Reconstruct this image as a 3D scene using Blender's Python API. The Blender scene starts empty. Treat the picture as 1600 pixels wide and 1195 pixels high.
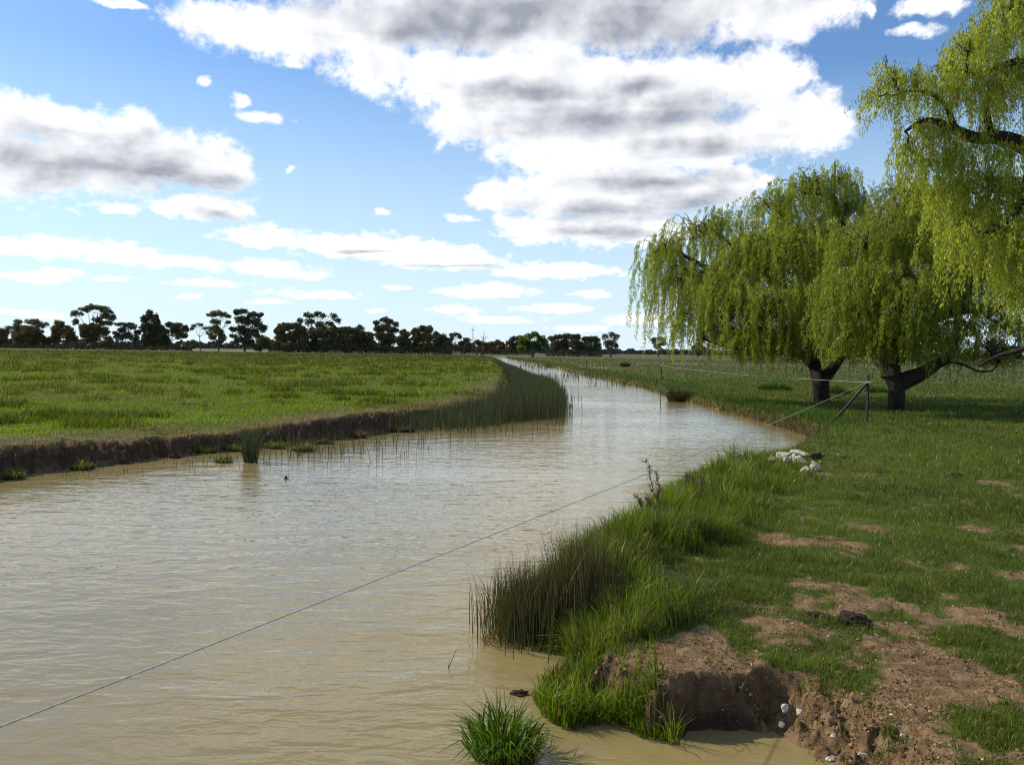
import bpy, math, random
import numpy as np
from mathutils import Vector, Matrix, noise as mn

rng = np.random.default_rng(7)
random.seed(7)
sc = bpy.context.scene
COL = sc.collection

# ------------------------------------------------------------------ camera
F = 1386.0                      # focal length in photo pixels (1600 wide)
PITCH, ROLL, CAMH = math.radians(2.0), 0.014, 2.0
fw = Vector((0, math.cos(PITCH), -math.sin(PITCH)))
r0, u0 = Vector((1, 0, 0)), Vector((0, math.sin(PITCH), math.cos(PITCH)))
rt = r0 * math.cos(ROLL) + u0 * math.sin(ROLL)
up = u0 * math.cos(ROLL) - r0 * math.sin(ROLL)
cam = bpy.data.cameras.new('camera')
cam.sensor_width = 36.0
cam.lens = 36.0 * F / 1600.0
cam.clip_end = 20000.0
cam.clip_start = 0.05
camo = bpy.data.objects.new('camera', cam)
COL.objects.link(camo)
camo.matrix_world = Matrix(((rt.x, up.x, -fw.x, 0), (rt.y, up.y, -fw.y, 0), (rt.z, up.z, -fw.z, CAMH), (0, 0, 0, 1)))
sc.camera = camo

def ray(px, py):
    return (fw + rt * ((px - 800) / F) + up * ((597.5 - py) / F)).normalized()

def at(px, py, z=0.0):
    """survey helper: the ground point at height z seen at a photo pixel"""
    d = ray(px, py)
    t = (z - CAMH) / d.z
    return Vector((d.x * t, d.y * t, z))

def atd(px, py, D):
    """survey helper: the point D metres ahead seen at a photo pixel"""
    d = ray(px, py)
    t = D / d.y
    return Vector((d.x * t, D, CAMH + d.z * t))

# ------------------------------------------------------------------ noise
def vnoise(x, y, seed=0):
    xi = np.floor(x).astype(np.int64); yi = np.floor(y).astype(np.int64)
    fx = x - xi; fy = y - yi
    fx = fx * fx * fx * (fx * (fx * 6 - 15) + 10); fy = fy * fy * fy * (fy * (fy * 6 - 15) + 10)
    def h(a, b):
        n = (a * 374761393 + b * 668265263 + seed * 974634777) & 0x7fffffff
        n = ((n ^ (n >> 13)) * 1274126177) & 0x7fffffff
        n = (n ^ (n >> 16)) & 0xffff
        return n / 65535.0
    a, b, c, d = h(xi, yi), h(xi + 1, yi), h(xi, yi + 1), h(xi + 1, yi + 1)
    return (a + (b - a) * fx) * (1 - fy) + (c + (d - c) * fx) * fy

def fbm(x, y, sc_=1.0, oct_=4, seed=0, gain=0.5):
    x = np.asarray(x, float) * sc_; y = np.asarray(y, float) * sc_
    s = 0; a = 1; t = 0
    for o in range(oct_):
        s = s + a * vnoise(x + 17.3 * o, y - 9.1 * o, seed + o); t += a
        x = x * 2.03; y = y * 2.03; a *= gain
    return s / t

def sstep(a, b, x):
    t = np.clip((x - a) / (b - a), 0, 1)
    return t * t * (3 - 2 * t)

# ------------------------------------------------------------------ channel outline (water level)
left_px = [(-40, 757), (60, 741), (150, 730), (240, 720), (330, 709), (420, 700), (500, 689), (570, 681), (640, 670), (690, 660)]
LEFT = [(-60, -14), (-26, 1.5), (-14, 8.0)] + [tuple(at(*p)[:2]) for p in left_px] + \
       [(-0.5, 27.5), (0.0, 34), (0.15, 48), (-0.6, 80), (-1.6, 111), (-3.1, 160), (-5.8, 230), (-10.5, 340), (-34, 620), (-90, 1000)]
right_px = [(1300, 1240), (1270, 1205), (1240, 1178), (1216, 1158), (1200, 1146), (1170, 1142), (1130, 1142), (1090, 1148), (1050, 1156), (1015, 1150), (985, 1130), (955, 1122),
            (925, 1128), (890, 1135), (862, 1118), (850, 1092), (872, 1060), (905, 1040), (895, 1020), (860, 1018), (800, 1006), (778, 992), (800, 955),
            (880, 890), (955, 850), (1000, 812), (1045, 778), (1095, 752), (1150, 738), (1205, 724), (1222, 712), (1240, 702), (1264, 694), (1262, 684), (1240, 676),
            (1215, 668), (1170, 655), (1120, 641), (1082, 631), (1060, 627), (1030, 615), (1000, 605), (960, 597), (920, 588), (900, 584), (870, 577), (850, 572), (826, 567), (800, 562.4)]
RIGHT = [(-60, -26), (-26, -9), (-8, 0.2), (-3.2, 1.2), (-0.4, 1.9), (0.9, 2.6), (1.35, 3.4)] + [tuple(at(*p)[:2]) for p in right_px] + \
        [(-4.6, 340), (-26, 620), (-80, 1000)]
LUSHLINE = np.array(RIGHT[19:38])
RUSH0, RUSH1 = at(792, 1000), at(930, 985)
POLY = np.array(LEFT + RIGHT[::-1])
LARR = np.array(LEFT); RARR = np.array(RIGHT)

def seg_dist(x, y, P, closed=False):
    d2 = np.full(x.shape, 1e18)
    n = len(P)
    for i in range(n if closed else n - 1):
        ax, ay = P[i]; bx, by = P[(i + 1) % n]
        dx, dy = bx - ax, by - ay
        L = dx * dx + dy * dy + 1e-12
        t = np.clip(((x - ax) * dx + (y - ay) * dy) / L, 0, 1)
        d2 = np.minimum(d2, (x - ax - t * dx) ** 2 + (y - ay - t * dy) ** 2)
    return np.sqrt(d2)

def inside(x, y):
    r = np.zeros(x.shape, bool)
    n = len(POLY)
    for i in range(n):
        ax, ay = POLY[i]; bx, by = POLY[(i + 1) % n]
        if ay == by: continue
        c = (ay > y) != (by > y)
        r ^= c & (x < (bx - ax) * (y - ay) / (by - ay) + ax)
    return r

def channel(x, y):
    dl = seg_dist(x, y, LARR); dr = seg_dist(x, y, RARR)
    ins = inside(x, y)
    sd = np.where(ins, -1, 1) * np.minimum(dl, dr)
    return sd, dl < dr          # signed distance to the water edge, true on the left bank

def ground(x, y, full=False):
    x = np.asarray(x, float); y = np.asarray(y, float)
    sd, isl = channel(x, y)
    near = np.exp(-np.abs(y - 4) / 40)
    wob = (fbm(x, y, 3.1, 3, 11) - .5) * 0.09 + (fbm(x, y, 9.0, 3, 15) - .5) * 0.09 + (fbm(x, y, 24.0, 3, 16) - .5) * 0.06 * (np.hypot(x, y) < 12)
    wobl = (fbm(x, y, 0.8, 4, 12) - .5) * 0.62 + (fbm(x, y, 4.0, 3, 18) - .5) * .22 + (fbm(x, y, 11, 3, 19) - .5) * .14
    s = sd + np.where(isl, wobl, wob) * np.clip(near * 1.4, .3, 1)
    cut = sstep(5.35, 4.95, y) * sstep(.42, .75, x)             # the raw cut bank by the viewer
    w = np.where(isl, 0.42 + 0.5 * sstep(24, 40, y), 0.55 - 0.43 * cut + .34 * cut * sstep(4.98, 4.78, y) * sstep(1.30, 1.44, x))
    Hl = 0.40 + 0.30 * (fbm(x, y, .35, 3, 31) - .5) + 0.22 * sstep(24, 50, y) - .22 * sstep(140, 300, y)
    Hl = Hl - (Hl - 0.27) * sstep(1.6, 6.0, s)
    Hr = 0.28 + 0.05 * sstep(1, 8, s) + 0.06 * (fbm(x, y, .3, 3, 41) - .5)
    Hr = Hr + 0.10 * np.exp(-((s - .6) / .45) ** 2) * sstep(5.0, 5.8, y) * sstep(17, 14, y)
    H = np.where(isl, Hl, Hr)
    rise = sstep(0, 1, s / w)
    z = np.where(s > 0, -0.03 + (H + 0.03) * rise, -0.03 - 0.6 * (1 - np.exp(np.minimum(s, 0) / 0.7)))
    face = rise * (1 - rise) * 4 * (s > 0)
    # clods and crumbled soil on bank faces, low bumps on the turf
    z = z + face * ((fbm(x, y, 14, 3, 51) - .5) * 0.22 + isl * (fbm(x, y, 5, 3, 53) - .5) * .34)
    dfade = np.clip(1.5 - np.hypot(x, y) / 40, .15, 1)
    z = z + (s > w) * ((fbm(x, y, 2.2, 3, 61) - .5) * 0.06 + (fbm(x, y, 11, 3, 63) - .5) * 0.028) * dfade
    # shelf of slumped earth along the foot of the left bank
    shelf = np.exp(-((s + .28) / .28) ** 2) * (fbm(x, y, 1.3, 4, 71) - .45) * 0.55 * isl * sstep(45, 20, y)
    z = np.where(s < .1, z + np.maximum(shelf, 0) * sstep(-0.9, -0.1, s) * 1.1, z)
    # tussocky paddock on the left
    z = z + isl * sstep(2.5, 5, s) * (fbm(x, y, .55, 4, 81) - .5) * 0.16 * sstep(300, 100, y)
    if full: return z, sd, s, isl, face
    return z

def gz(x, y):
    return float(ground(np.array([x]), np.array([y]))[0])

def spot(px, py, z=0.3):
    """where the ground really is at a photo pixel"""
    p = at(px, py, z)
    for _ in range(4):
        p = at(px, py, gz(p.x, p.y))
    return p

# grass cover, 0 bare earth .. 1 turf
BARE = [(1500, 1085, 110, 42, 1.0), (1090, 1010, 70, 40, 1.3), (1060, 1065, 60, 30, 1.3), (1320, 945, 50, 12, .6), (1340, 712, 60, 16, 1.2), (1285, 735, 45, 14, 1.3), (1300, 1160, 50, 35, 1.0),
        (1190, 832, 30, 10, .7), (1420, 1165, 60, 25, .8), (1250, 915, 40, 8, .4), (1590, 990, 40, 20, .9), (1400, 940, 40, 10, .7), (1590, 758, 40, 8, .8), (1230, 985, 60, 12, .4)]
BW = []
for px, py, rx, ry, s in BARE:
    c = at(px, py, .3); a = at(px + rx, py, .3); b = at(px, py - ry, .3)
    BW.append((c.x, c.y, (a - c).length, (b - c).length, s))

def cover(x, y):
    sd, isl = channel(x, y)
    n = fbm(x, y, 1.7, 6, 101, .68)
    c = 0.66 + (n - .5) * 1.9
    c = c + 0.35 * sstep(6.5, 11, y) - .12 * sstep(7, 5, y)
    for cx, cy, rx, ry, s in BW:
        q = ((x - cx) / rx) ** 2 + ((y - cy) / ry) ** 2
        c = c - s * 0.50 * np.exp(-q * 1.1) * (2.4 * fbm(x, y, 4, 4, 111) - .35)
    # lush strip beside the water on the near bank
    ld = seg_dist(x, y, LUSHLINE); lw = .40 + .24 * sstep(4.85, 5.5, y) + .85 * sstep(5.2, 9.5, y)
    ax, ay, bx, by = RUSH0.x, RUSH0.y, RUSH1.x, RUSH1.y
    rd = seg_dist(x, y, np.array([(ax, ay), (bx, by)]))
    lush = sstep(-.15, .05, sd) * sstep(lw + .2, lw - .15, ld + (fbm(x, y, 1.6, 3, 103) - .5) * .7) * sstep(14.4, 12.6, y) * sstep(.16, .34, rd)
    c = c + lush * 1.0
    cl = 0.9 + (n - .5) * .5 - .32 * sstep(2.3, .5, sd + (n - .5) * 1.6) * sstep(60, 26, y)
    return np.where(isl, cl, np.maximum(c, .35 * sstep(10, 16, y) + .35)), np.where(isl, 0, lush)

# ------------------------------------------------------------------ materials
def mat(name):
    m = bpy.data.materials.new(name); m.use_nodes = True
    nt = m.node_tree
    for n in list(nt.nodes): nt.nodes.remove(n)
    out = nt.nodes.new('ShaderNodeOutputMaterial')
    return m, nt, out

def N(nt, t, **kw):
    n = nt.nodes.new(t)
    for k, v in kw.items():
        if k == 'inp':
            for i, val in v.items(): n.inputs[i].default_value = val
        else: setattr(n, k, v)
    return n

def ramp(nt, src, stops):
    r = nt.nodes.new('ShaderNodeValToRGB')
    e = r.color_ramp.elements
    while len(e) < len(stops): e.new(0.5)
    for el, (p, c) in zip(e, stops):
        el.position = p; el.color = (*c, 1)
    nt.links.new(src, r.inputs[0])
    return r.outputs[0]

def noise_node(nt, vec, scale, detail=4, rough=.55, dist=0):
    n = N(nt, 'ShaderNodeTexNoise', inp={'Scale': scale, 'Detail': detail, 'Roughness': rough, 'Distortion': dist})
    if vec is not None: nt.links.new(vec, n.inputs['Vector'])
    return n

def mixc(nt, f, a, b, blend='MIX'):
    m = nt.nodes.new('ShaderNodeMix'); m.data_type = 'RGBA'; m.blend_type = blend
    for sock, v in ((m.inputs[0], f), (m.inputs[6], a), (m.inputs[7], b)):
        if isinstance(v, bpy.types.NodeSocket): nt.links.new(v, sock)
        else: sock.default_value = v if isinstance(v, (int, float)) else (*v, 1)
    return m.outputs[2]

def mth(nt, op, a, b=None, c=None, clamp=False):
    m = nt.nodes.new('ShaderNodeMath'); m.operation = op; m.use_clamp = clamp
    for i, v in enumerate((a, b, c)):
        if v is None: continue
        if isinstance(v, bpy.types.NodeSocket): nt.links.new(v, m.inputs[i])
        else: m.inputs[i].default_value = v
    return m.outputs[0]

def simple_mat(name, c1, c2, scale=8, rough=.85, bump=.4, spec=.3):
    m, nt, out = mat(name)
    tc = N(nt, 'ShaderNodeTexCoord')
    n = noise_node(nt, tc.outputs['Object'], scale, 6, .6)
    col = ramp(nt, n.outputs[0], [(.3, c1), (.7, c2)])
    b = N(nt, 'ShaderNodeBsdfPrincipled', inp={'Roughness': rough, 'Specular IOR Level': spec})
    nt.links.new(col, b.inputs['Base Color'])
    if bump:
        n2 = noise_node(nt, tc.outputs['Object'], scale * 3, 5, .65)
        bp = N(nt, 'ShaderNodeBump', inp={'Strength': bump, 'Distance': .6 / scale})
        nt.links.new(n2.outputs[0], bp.inputs['Height']); nt.links.new(bp.outputs[0], b.inputs['Normal'])
    nt.links.new(b.outputs[0], out.inputs[0])
    return m

def leaf_mat(name, trans=.35, rough=.45, spec=.35, tint=(1.0, 1.0, .55), tgain=1.3):
    """leaf or blade: colour comes from the per-leaf attribute col"""
    m, nt, out = mat(name)
    a = N(nt, 'ShaderNodeAttribute', attribute_name='col')
    b = N(nt, 'ShaderNodeBsdfPrincipled', inp={'Roughness': rough, 'Specular IOR Level': spec})
    nt.links.new(a.outputs['Color'], b.inputs['Base Color'])
    t = N(nt, 'ShaderNodeBsdfTranslucent')
    tc = mixc(nt, 1.0, a.outputs['Color'], tuple(v * tgain for v in tint), 'MULTIPLY')
    nt.links.new(tc, t.inputs[0])
    mx = N(nt, 'ShaderNodeMixShader', inp={0: trans})
    nt.links.new(b.outputs[0], mx.inputs[1]); nt.links.new(t.outputs[0], mx.inputs[2])
    nt.links.new(mx.outputs[0], out.inputs[0])
    return m

M_crumb = leaf_mat('soil_crumb', .0, .95, .1)
M_blade = leaf_mat('grass_blade', .42, .5, .22, (1.0, 1.0, .4), 1.5)
M_nblade = leaf_mat('near_grass_blade', .42, .40, .30, (1.0, 1.0, .4), 1.5)
M_reed = leaf_mat('reed_stem', .15, .5, .4)
M_willow = leaf_mat('willow_leaf', .52, .5, .22, (1.0, 1.0, .42), 1.5)
M_gum = leaf_mat('gum_leaf', .14, .75, .06, (1.0, .9, .5), 1.0)
M_bark = simple_mat('dark_bark', (.022, .017, .012), (.066, .052, .038), 6, .9, 1.0)
M_gumbark = simple_mat('grey_bark', (.05, .043, .037), (.13, .115, .10), 1.2, .9, .3)
M_rock = simple_mat('pale_limestone', (.26, .20, .14), (.70, .64, .54), 26, .9, .6)
M_clod = simple_mat('dark_clod', (.030, .020, .014), (.10, .065, .042), 16, 1.0, .9, .1)
M_steel = simple_mat('dark_steel', (.012, .014, .012), (.035, .032, .028), 30, .6, .2)
M_wire = simple_mat('pale_polywire', (.34, .32, .27), (.60, .58, .50), 60, .6, 0)
M_white = simple_mat('white_plastic', (.7, .7, .66), (.8, .8, .76), 30, .5, 0)
M_wood = simple_mat('weathered_wood', (.05, .042, .035), (.13, .11, .09), 4, .9, .3)
M_dry = simple_mat('dry_stem', (.035, .02, .014), (.10, .06, .04), 40, .9, .2)
M_twig = simple_mat('grey_twig', (.05, .045, .04), (.14, .12, .1), 40, .9, .2)

# ground
def ground_material():
    m, nt, out = mat('bank_soil_and_turf')
    tc = N(nt, 'ShaderNodeTexCoord'); P = tc.outputs['Object']
    A = lambda n: N(nt, 'ShaderNodeAttribute', attribute_name=n).outputs['Fac']
    cov, dry, fce, far, pale = A('cover'), A('dry'), A('face'), A('far'), A('pale')
    ns = noise_node(nt, P, 9, 8, .65)
    nf = noise_node(nt, P, 60, 8, .78)
    soil = ramp(nt, ns.outputs[0], [(.28, (.115, .066, .034)), (.5, (.25, .157, .082)), (.72, (.38, .265, .15))])
    soil = mixc(nt, .6, soil, ramp(nt, nf.outputs[0], [(.33, (.25, .23, .2)), (.5, (.92, .9, .86)), (.7, (1.35, 1.3, 1.2))]), 'MULTIPLY')
    fs = ramp(nt, ns.outputs[0], [(.3, (.040, .025, .016)), (.7, (.125, .076, .046))])  # darker soil for bank faces: their shade put into the colour
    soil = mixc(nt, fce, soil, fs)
    ng = noise_node(nt, P, .35, 6, .62)
    ng2 = noise_node(nt, P, 5.0, 6, .7)
    gr = ramp(nt, ng.outputs[0], [(.3, (.055, .085, .010)), (.5, (.075, .108, .014)), (.7, (.100, .125, .020))])
    gr = mixc(nt, .75, gr, ramp(nt, ng2.outputs[0], [(.28, (.35, .35, .3)), (.55, (1, 1, 1)), (.8, (1.35, 1.3, 1.1))]), 'MULTIPLY')
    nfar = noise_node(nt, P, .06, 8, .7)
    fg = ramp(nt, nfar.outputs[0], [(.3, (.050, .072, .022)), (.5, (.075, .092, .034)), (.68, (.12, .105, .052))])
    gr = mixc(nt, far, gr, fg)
    dr = ramp(nt, ng2.outputs[0], [(.3, (.075, .06, .026)), (.55, (.15, .12, .055)), (.75, (.23, .18, .10))])
    gr = mixc(nt, dry, gr, dr)
    e = mth(nt, 'MULTIPLY_ADD', nf.outputs[0], .5, mth(nt, 'SUBTRACT', cov, .25))
    k = N(nt, 'ShaderNodeMapRange', inp={1: .42, 2: .62}); k.interpolation_type = 'SMOOTHSTEP'
    nt.links.new(e, k.inputs[0])
    col = mixc(nt, k.outputs[0], soil, gr)
    col = mixc(nt, pale, col, (.36, .32, .25))
    b = N(nt, 'ShaderNodeBsdfPrincipled', inp={'Roughness': .95, 'Specular IOR Level': .12})
    nt.links.new(col, b.inputs['Base Color'])
    h = mth(nt, 'ADD', mth(nt, 'MULTIPLY', ns.outputs[0], .035), mth(nt, 'MULTIPLY', nf.outputs[0], .022))
    bp = N(nt, 'ShaderNodeBump', inp={'Strength': .8, 'Distance': 1.0})
    nt.links.new(h, bp.inputs['Height']); nt.links.new(bp.outputs[0], b.inputs['Normal'])
    nt.links.new(b.outputs[0], out.inputs[0])
    return m

def water_material():
    m, nt, out = mat('muddy_water')
    tc = N(nt, 'ShaderNodeTexCoord'); P = tc.outputs['Object']
    def layer(sx, sy, rot, scale, detail, dist, rough=.5):
        mp = N(nt, 'ShaderNodeMapping', inp={'Rotation': (0, 0, rot), 'Scale': (sx, sy, 1)})
        nt.links.new(P, mp.inputs[0])
        return noise_node(nt, mp.outputs[0], scale, detail, rough, dist).outputs[0]
    a = layer(.42, 1.0, .12, 6.5, 2, .6)
    b_ = layer(.5, 1.0, -.25, 2.3, 2, .4)
    c = layer(.55, 1, .3, 17, 2, .5)
    calm = N(nt, 'ShaderNodeMapRange', inp={1: .36, 2: .62, 3: .32, 4: 1.1})
    nt.links.new(layer(.5, 1, 0, .16, 4, .3), calm.inputs[0])
    h = mth(nt, 'ADD', mth(nt, 'MULTIPLY', a, .0155), mth(nt, 'MULTIPLY', b_, .026))
    h = mth(nt, 'ADD', h, mth(nt, 'MULTIPLY', c, .0050))
    h = mth(nt, 'MULTIPLY', h, calm.outputs[0])
    bp = N(nt, 'ShaderNodeBump', inp={'Strength': 1.0, 'Distance': 1.0})
    nt.links.new(h, bp.inputs['Height'])
    n = noise_node(nt, P, .25, 4, .6)
    col = ramp(nt, n.outputs[0], [(.3, (.225, .174, .068)), (.7, (.272, .212, .088))])
    p = N(nt, 'ShaderNodeBsdfPrincipled', inp={'Roughness': .04, 'IOR': 1.333, 'Specular IOR Level': .5})
    nt.links.new(col, p.inputs['Base Color']); nt.links.new(bp.outputs[0], p.inputs['Normal'])
    nt.links.new(p.outputs[0], out.inputs[0])
    return m

# ------------------------------------------------------------------ mesh helpers
def np_mesh(name, V, quads=None, tris=None, col=None, smooth=False, attrs=None):
    me = bpy.data.meshes.new(name)
    V = np.asarray(V, np.float32)
    me.vertices.add(len(V)); me.vertices.foreach_set('co', V.ravel())
    q = np.zeros((0, 4), np.int32) if quads is None else np.asarray(quads, np.int32)
    t = np.zeros((0, 3), np.int32) if tris is None else np.asarray(tris, np.int32)
    me.loops.add(q.size + t.size)
    me.loops.foreach_set('vertex_index', np.concatenate([q.ravel(), t.ravel()]))
    me.polygons.add(len(q) + len(t))
    ls = np.concatenate([np.arange(len(q)) * 4, q.size + np.arange(len(t)) * 3]).astype(np.int32)
    me.polygons.foreach_set('loop_start', ls)
    me.polygons.foreach_set('use_smooth', np.full(len(ls), smooth))
    if col is not None:
        ca = me.color_attributes.new('col', 'FLOAT_COLOR', 'POINT')
        c4 = np.ones((len(V), 4), np.float32); c4[:, :3] = col
        ca.data.foreach_set('color', c4.ravel())
    for k, v in (attrs or {}).items():
        me.attributes.new(k, 'FLOAT', 'POINT').data.foreach_set('value', np.asarray(v, np.float32))
    me.update(calc_edges=True)
    return me

def link(name, me, m, parent=None):
    o = bpy.data.objects.new(name, me)
    if m is not None: me.materials.append(m)
    COL.objects.link(o)
    if parent is not None: o.parent = parent
    return o

def tag(o, label=None, cat=None, group=None, kind=None):
    if label: o['label'] = label
    if cat: o['category'] = cat
    if group: o['group'] = group
    if kind: o['kind'] = kind
    return o

def thing(name, loc, label, cat, group=None):
    o = bpy.data.objects.new(name, None); o.empty_display_size = .2
    COL.objects.link(o); o.location = loc
    return tag(o, label, cat, group)

def blades(P, h, w, yaw, lean, lyaw, col, tipcol=None):
    """many tapering blades: base, bent middle, tip"""
    n = len(P)
    P = np.asarray(P, float)
    side = np.stack([np.cos(yaw), np.sin(yaw), np.zeros(n)], 1) * (np.asarray(w) / 2)[:, None]
    ld = np.stack([np.cos(lyaw), np.sin(lyaw), np.zeros(n)], 1) * (lean * h)[:, None]
    hz = np.zeros((n, 3)); hz[:, 2] = h
    droop = np.clip(1 - .35 * lean ** 2, .35, 1)[:, None]
    mid = P + ld * .34 + hz * .58
    tip = P + ld + hz * droop
    V = np.stack([P - side, P + side, mid - side * .8, mid + side * .8, tip], 1).reshape(-1, 3)
    b = np.arange(n)[:, None] * 5
    q = b + np.array([[0, 1, 3, 2]]); t = b + np.array([[2, 3, 4]])
    tc = col if tipcol is None else tipcol
    C = np.stack([col, col, (col + tc) / 2, (col + tc) / 2, tc], 1).reshape(-1, 3)
    return V, q, t, C

def join(parts):
    Vs, Qs, Ts, Cs, o = [], [], [], [], 0
    for V, q, t, C in parts:
        Vs.append(V); Qs.append(q + o); Ts.append(t + o); Cs.append(C); o += len(V)
    return np.concatenate(Vs), np.concatenate(Qs), np.concatenate(Ts), np.concatenate(Cs)

def blade_obj(name, parts, m=None, parent=None):
    V, q, t, C = join(parts)
    if parent is not None: V = V - np.array(parent.location)
    return link(name, np_mesh(name, V, q, t, C), m or M_blade, parent)

def jitter_col(base, n, v=.25, hue=.12, r=None):
    r = r or rng
    base = np.asarray(base, float)
    if base.ndim == 1: base = np.tile(base, (n, 1))
    k = np.exp(r.normal(0, v, n))[:, None]
    c = base * k
    s = r.normal(0, hue, n)
    c[:, 0] *= np.exp(s); c[:, 2] *= np.exp(-s * .5)
    return np.clip(c, .003, .8)

class Tubes:
    def __init__(self): self.V = []; self.Q = []; self.n = 0
    def add(self, pts, rad, seg=7, rough=0.0):
        pts = [Vector(p) for p in pts]
        base = self.n
        pr = None
        for i, p in enumerate(pts):
            d = (pts[min(i + 1, len(pts) - 1)] - pts[max(i - 1, 0)]).normalized()
            a = d.orthogonal().normalized() if pr is None else (pr - d * pr.dot(d)).normalized()
            pr = a
            b = d.cross(a)
            r = rad[i]
            for k in range(seg):
                t = 2 * math.pi * k / seg
                rr = r
                if rough: rr = r * (1 + rough * mn.noise(Vector((p.x * 2 + 3 * math.cos(t), p.y * 2 + 3 * math.sin(t), p.z * 1.3))))
                self.V.append(p + (a * math.cos(t) + b * math.sin(t)) * rr); self.n += 1
        for i in range(len(pts) - 1):
            for k in range(seg):
                k2 = (k + 1) % seg
                self.Q.append((base + i * seg + k, base + i * seg + k2, base + (i + 1) * seg + k2, base + (i + 1) * seg + k))
    def obj(self, name, m, parent=None):
        V = np.array([tuple(v) for v in self.V])
        if parent is not None: V = V - np.array(parent.location)
        return link(name, np_mesh(name, V, np.array(self.Q), smooth=True), m, parent)

def curve(p0, p1, n=6, sag=0.0, wob=0.0, r=random):
    p0, p1 = Vector(p0), Vector(p1)
    L = (p1 - p0).length
    out = []
    for i in range(n + 1):
        t = i / n
        p = p0.lerp(p1, t); p.z += sag * 4 * t * (1 - t)
        if 0 < i < n and wob: p += Vector((r.gauss(0, wob), r.gauss(0, wob), r.gauss(0, wob * .7))) * L
        out.append(p)
    return out

def smooth_path(pts, k=4):
    """Catmull-Rom"""
    pts = [Vector(p) for p in pts]
    P = [pts[0]] + pts + [pts[-1]]
    out = []
    for i in range(1, len(P) - 2):
        for j in range(k):
            t = j / k
            a, b, c, d = P[i - 1], P[i], P[i + 1], P[i + 2]
            out.append(.5 * ((2 * b) + (c - a) * t + (2 * a - 5 * b + 4 * c - d) * t * t + (3 * b - a - 3 * c + d) * t ** 3))
    out.append(pts[-1])
    return out

def lump(r, seed, sub=3, rough=.35, freq=1.4, facet=False):
    import bmesh
    rs = random.Random(seed)
    ax = [Vector((rs.gauss(0, 1), rs.gauss(0, 1), rs.gauss(0, 1))).normalized() for _ in range(9)]; cut = [rs.uniform(.34, .74) for _ in ax]
    bm = bmesh.new()
    bmesh.ops.create_icosphere(bm, subdivisions=sub, radius=1)
    for v in bm.verts:
        p = v.co.copy()
        n = mn.fractal(p * freq + Vector((seed * 7.3, seed * 3.1, seed)), .9, 2.1, 5)
        c = mn.cell(p * 1.6 + Vector((seed, seed * 2, 0))) if facet else 0
        v.co = p * (1 + rough * n + .12 * (c - .5))
        if facet:                                   # broken stone: flat chipped faces
            for a_, k_ in zip(ax, cut):
                e_ = v.co.dot(a_) - k_
                if e_ > 0: v.co -= a_ * e_ * .92
        v.co = Vector((v.co.x * r[0], v.co.y * r[1], v.co.z * r[2]))
    me = bpy.data.meshes.new('lump'); bm.to_mesh(me); bm.free()
    if not facet:
        for p in me.polygons: p.use_smooth = True
    return me

# ------------------------------------------------------------------ sun and sky
SUN_EL = math.radians(37); SUN_AZ = math.radians(66)      # 66 degrees left of straight ahead
sdir = Vector((-math.sin(SUN_AZ) * math.cos(SUN_EL), math.cos(SUN_AZ) * math.cos(SUN_EL), math.sin(SUN_EL)))
sun = bpy.data.lights.new('sun', 'SUN'); sun.energy = 4.6; sun.angle = math.radians(.5); sun.color = (1, .92, .78)
suno = bpy.data.objects.new('sun', sun); COL.objects.link(suno)
suno.rotation_euler = (-sdir).to_track_quat('-Z', 'Y').to_euler()
suno.location = (0, 0, 50)

W = bpy.data.worlds.new('World'); sc.world = W; W.use_nodes = True
nt = W.node_tree
for n in list(nt.nodes): nt.nodes.remove(n)
wout = nt.nodes.new('ShaderNodeOutputWorld')
bg = nt.nodes.new('ShaderNodeBackground'); bg.inputs[1].default_value = .10
nt.links.new(bg.outputs[0], wout.inputs[0])
sky = nt.nodes.new('ShaderNodeTexSky'); sky.sky_type = 'NISHITA'; sky.sun_disc = False
sky.sun_elevation = SUN_EL; sky.sun_rotation = -SUN_AZ
sky.air_density = 1.0; sky.dust_density = .6; sky.ozone_density = 1.6; sky.altitude = 100
tcw = nt.nodes.new('ShaderNodeTexCoord')
sep = nt.nodes.new('ShaderNodeSeparateXYZ'); nt.links.new(tcw.outputs['Generated'], sep.inputs[0])
az = mth(nt, 'ARCTAN2', sep.outputs[0], sep.outputs[1])
el = mth(nt, 'ARCSINE', mth(nt, 'MINIMUM', mth(nt, 'MAXIMUM', sep.outputs[2], -1.0), 1.0))
uvc = nt.nodes.new('ShaderNodeCombineXYZ')
nt.links.new(az, uvc.inputs[0]); nt.links.new(el, uvc.inputs[1])
uv = uvc.outputs[0]
def vmath(op, a, b=None, c=None):
    n = nt.nodes.new('ShaderNodeVectorMath'); n.operation = op
    for i, v in enumerate((a, b, c)):
        if v is None: continue
        if isinstance(v, bpy.types.NodeSocket): nt.links.new(v, n.inputs[i])
        else: n.inputs[i].default_value = v
    return n.outputs['Value'] if op == 'LENGTH' else n.outputs[0]
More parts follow.
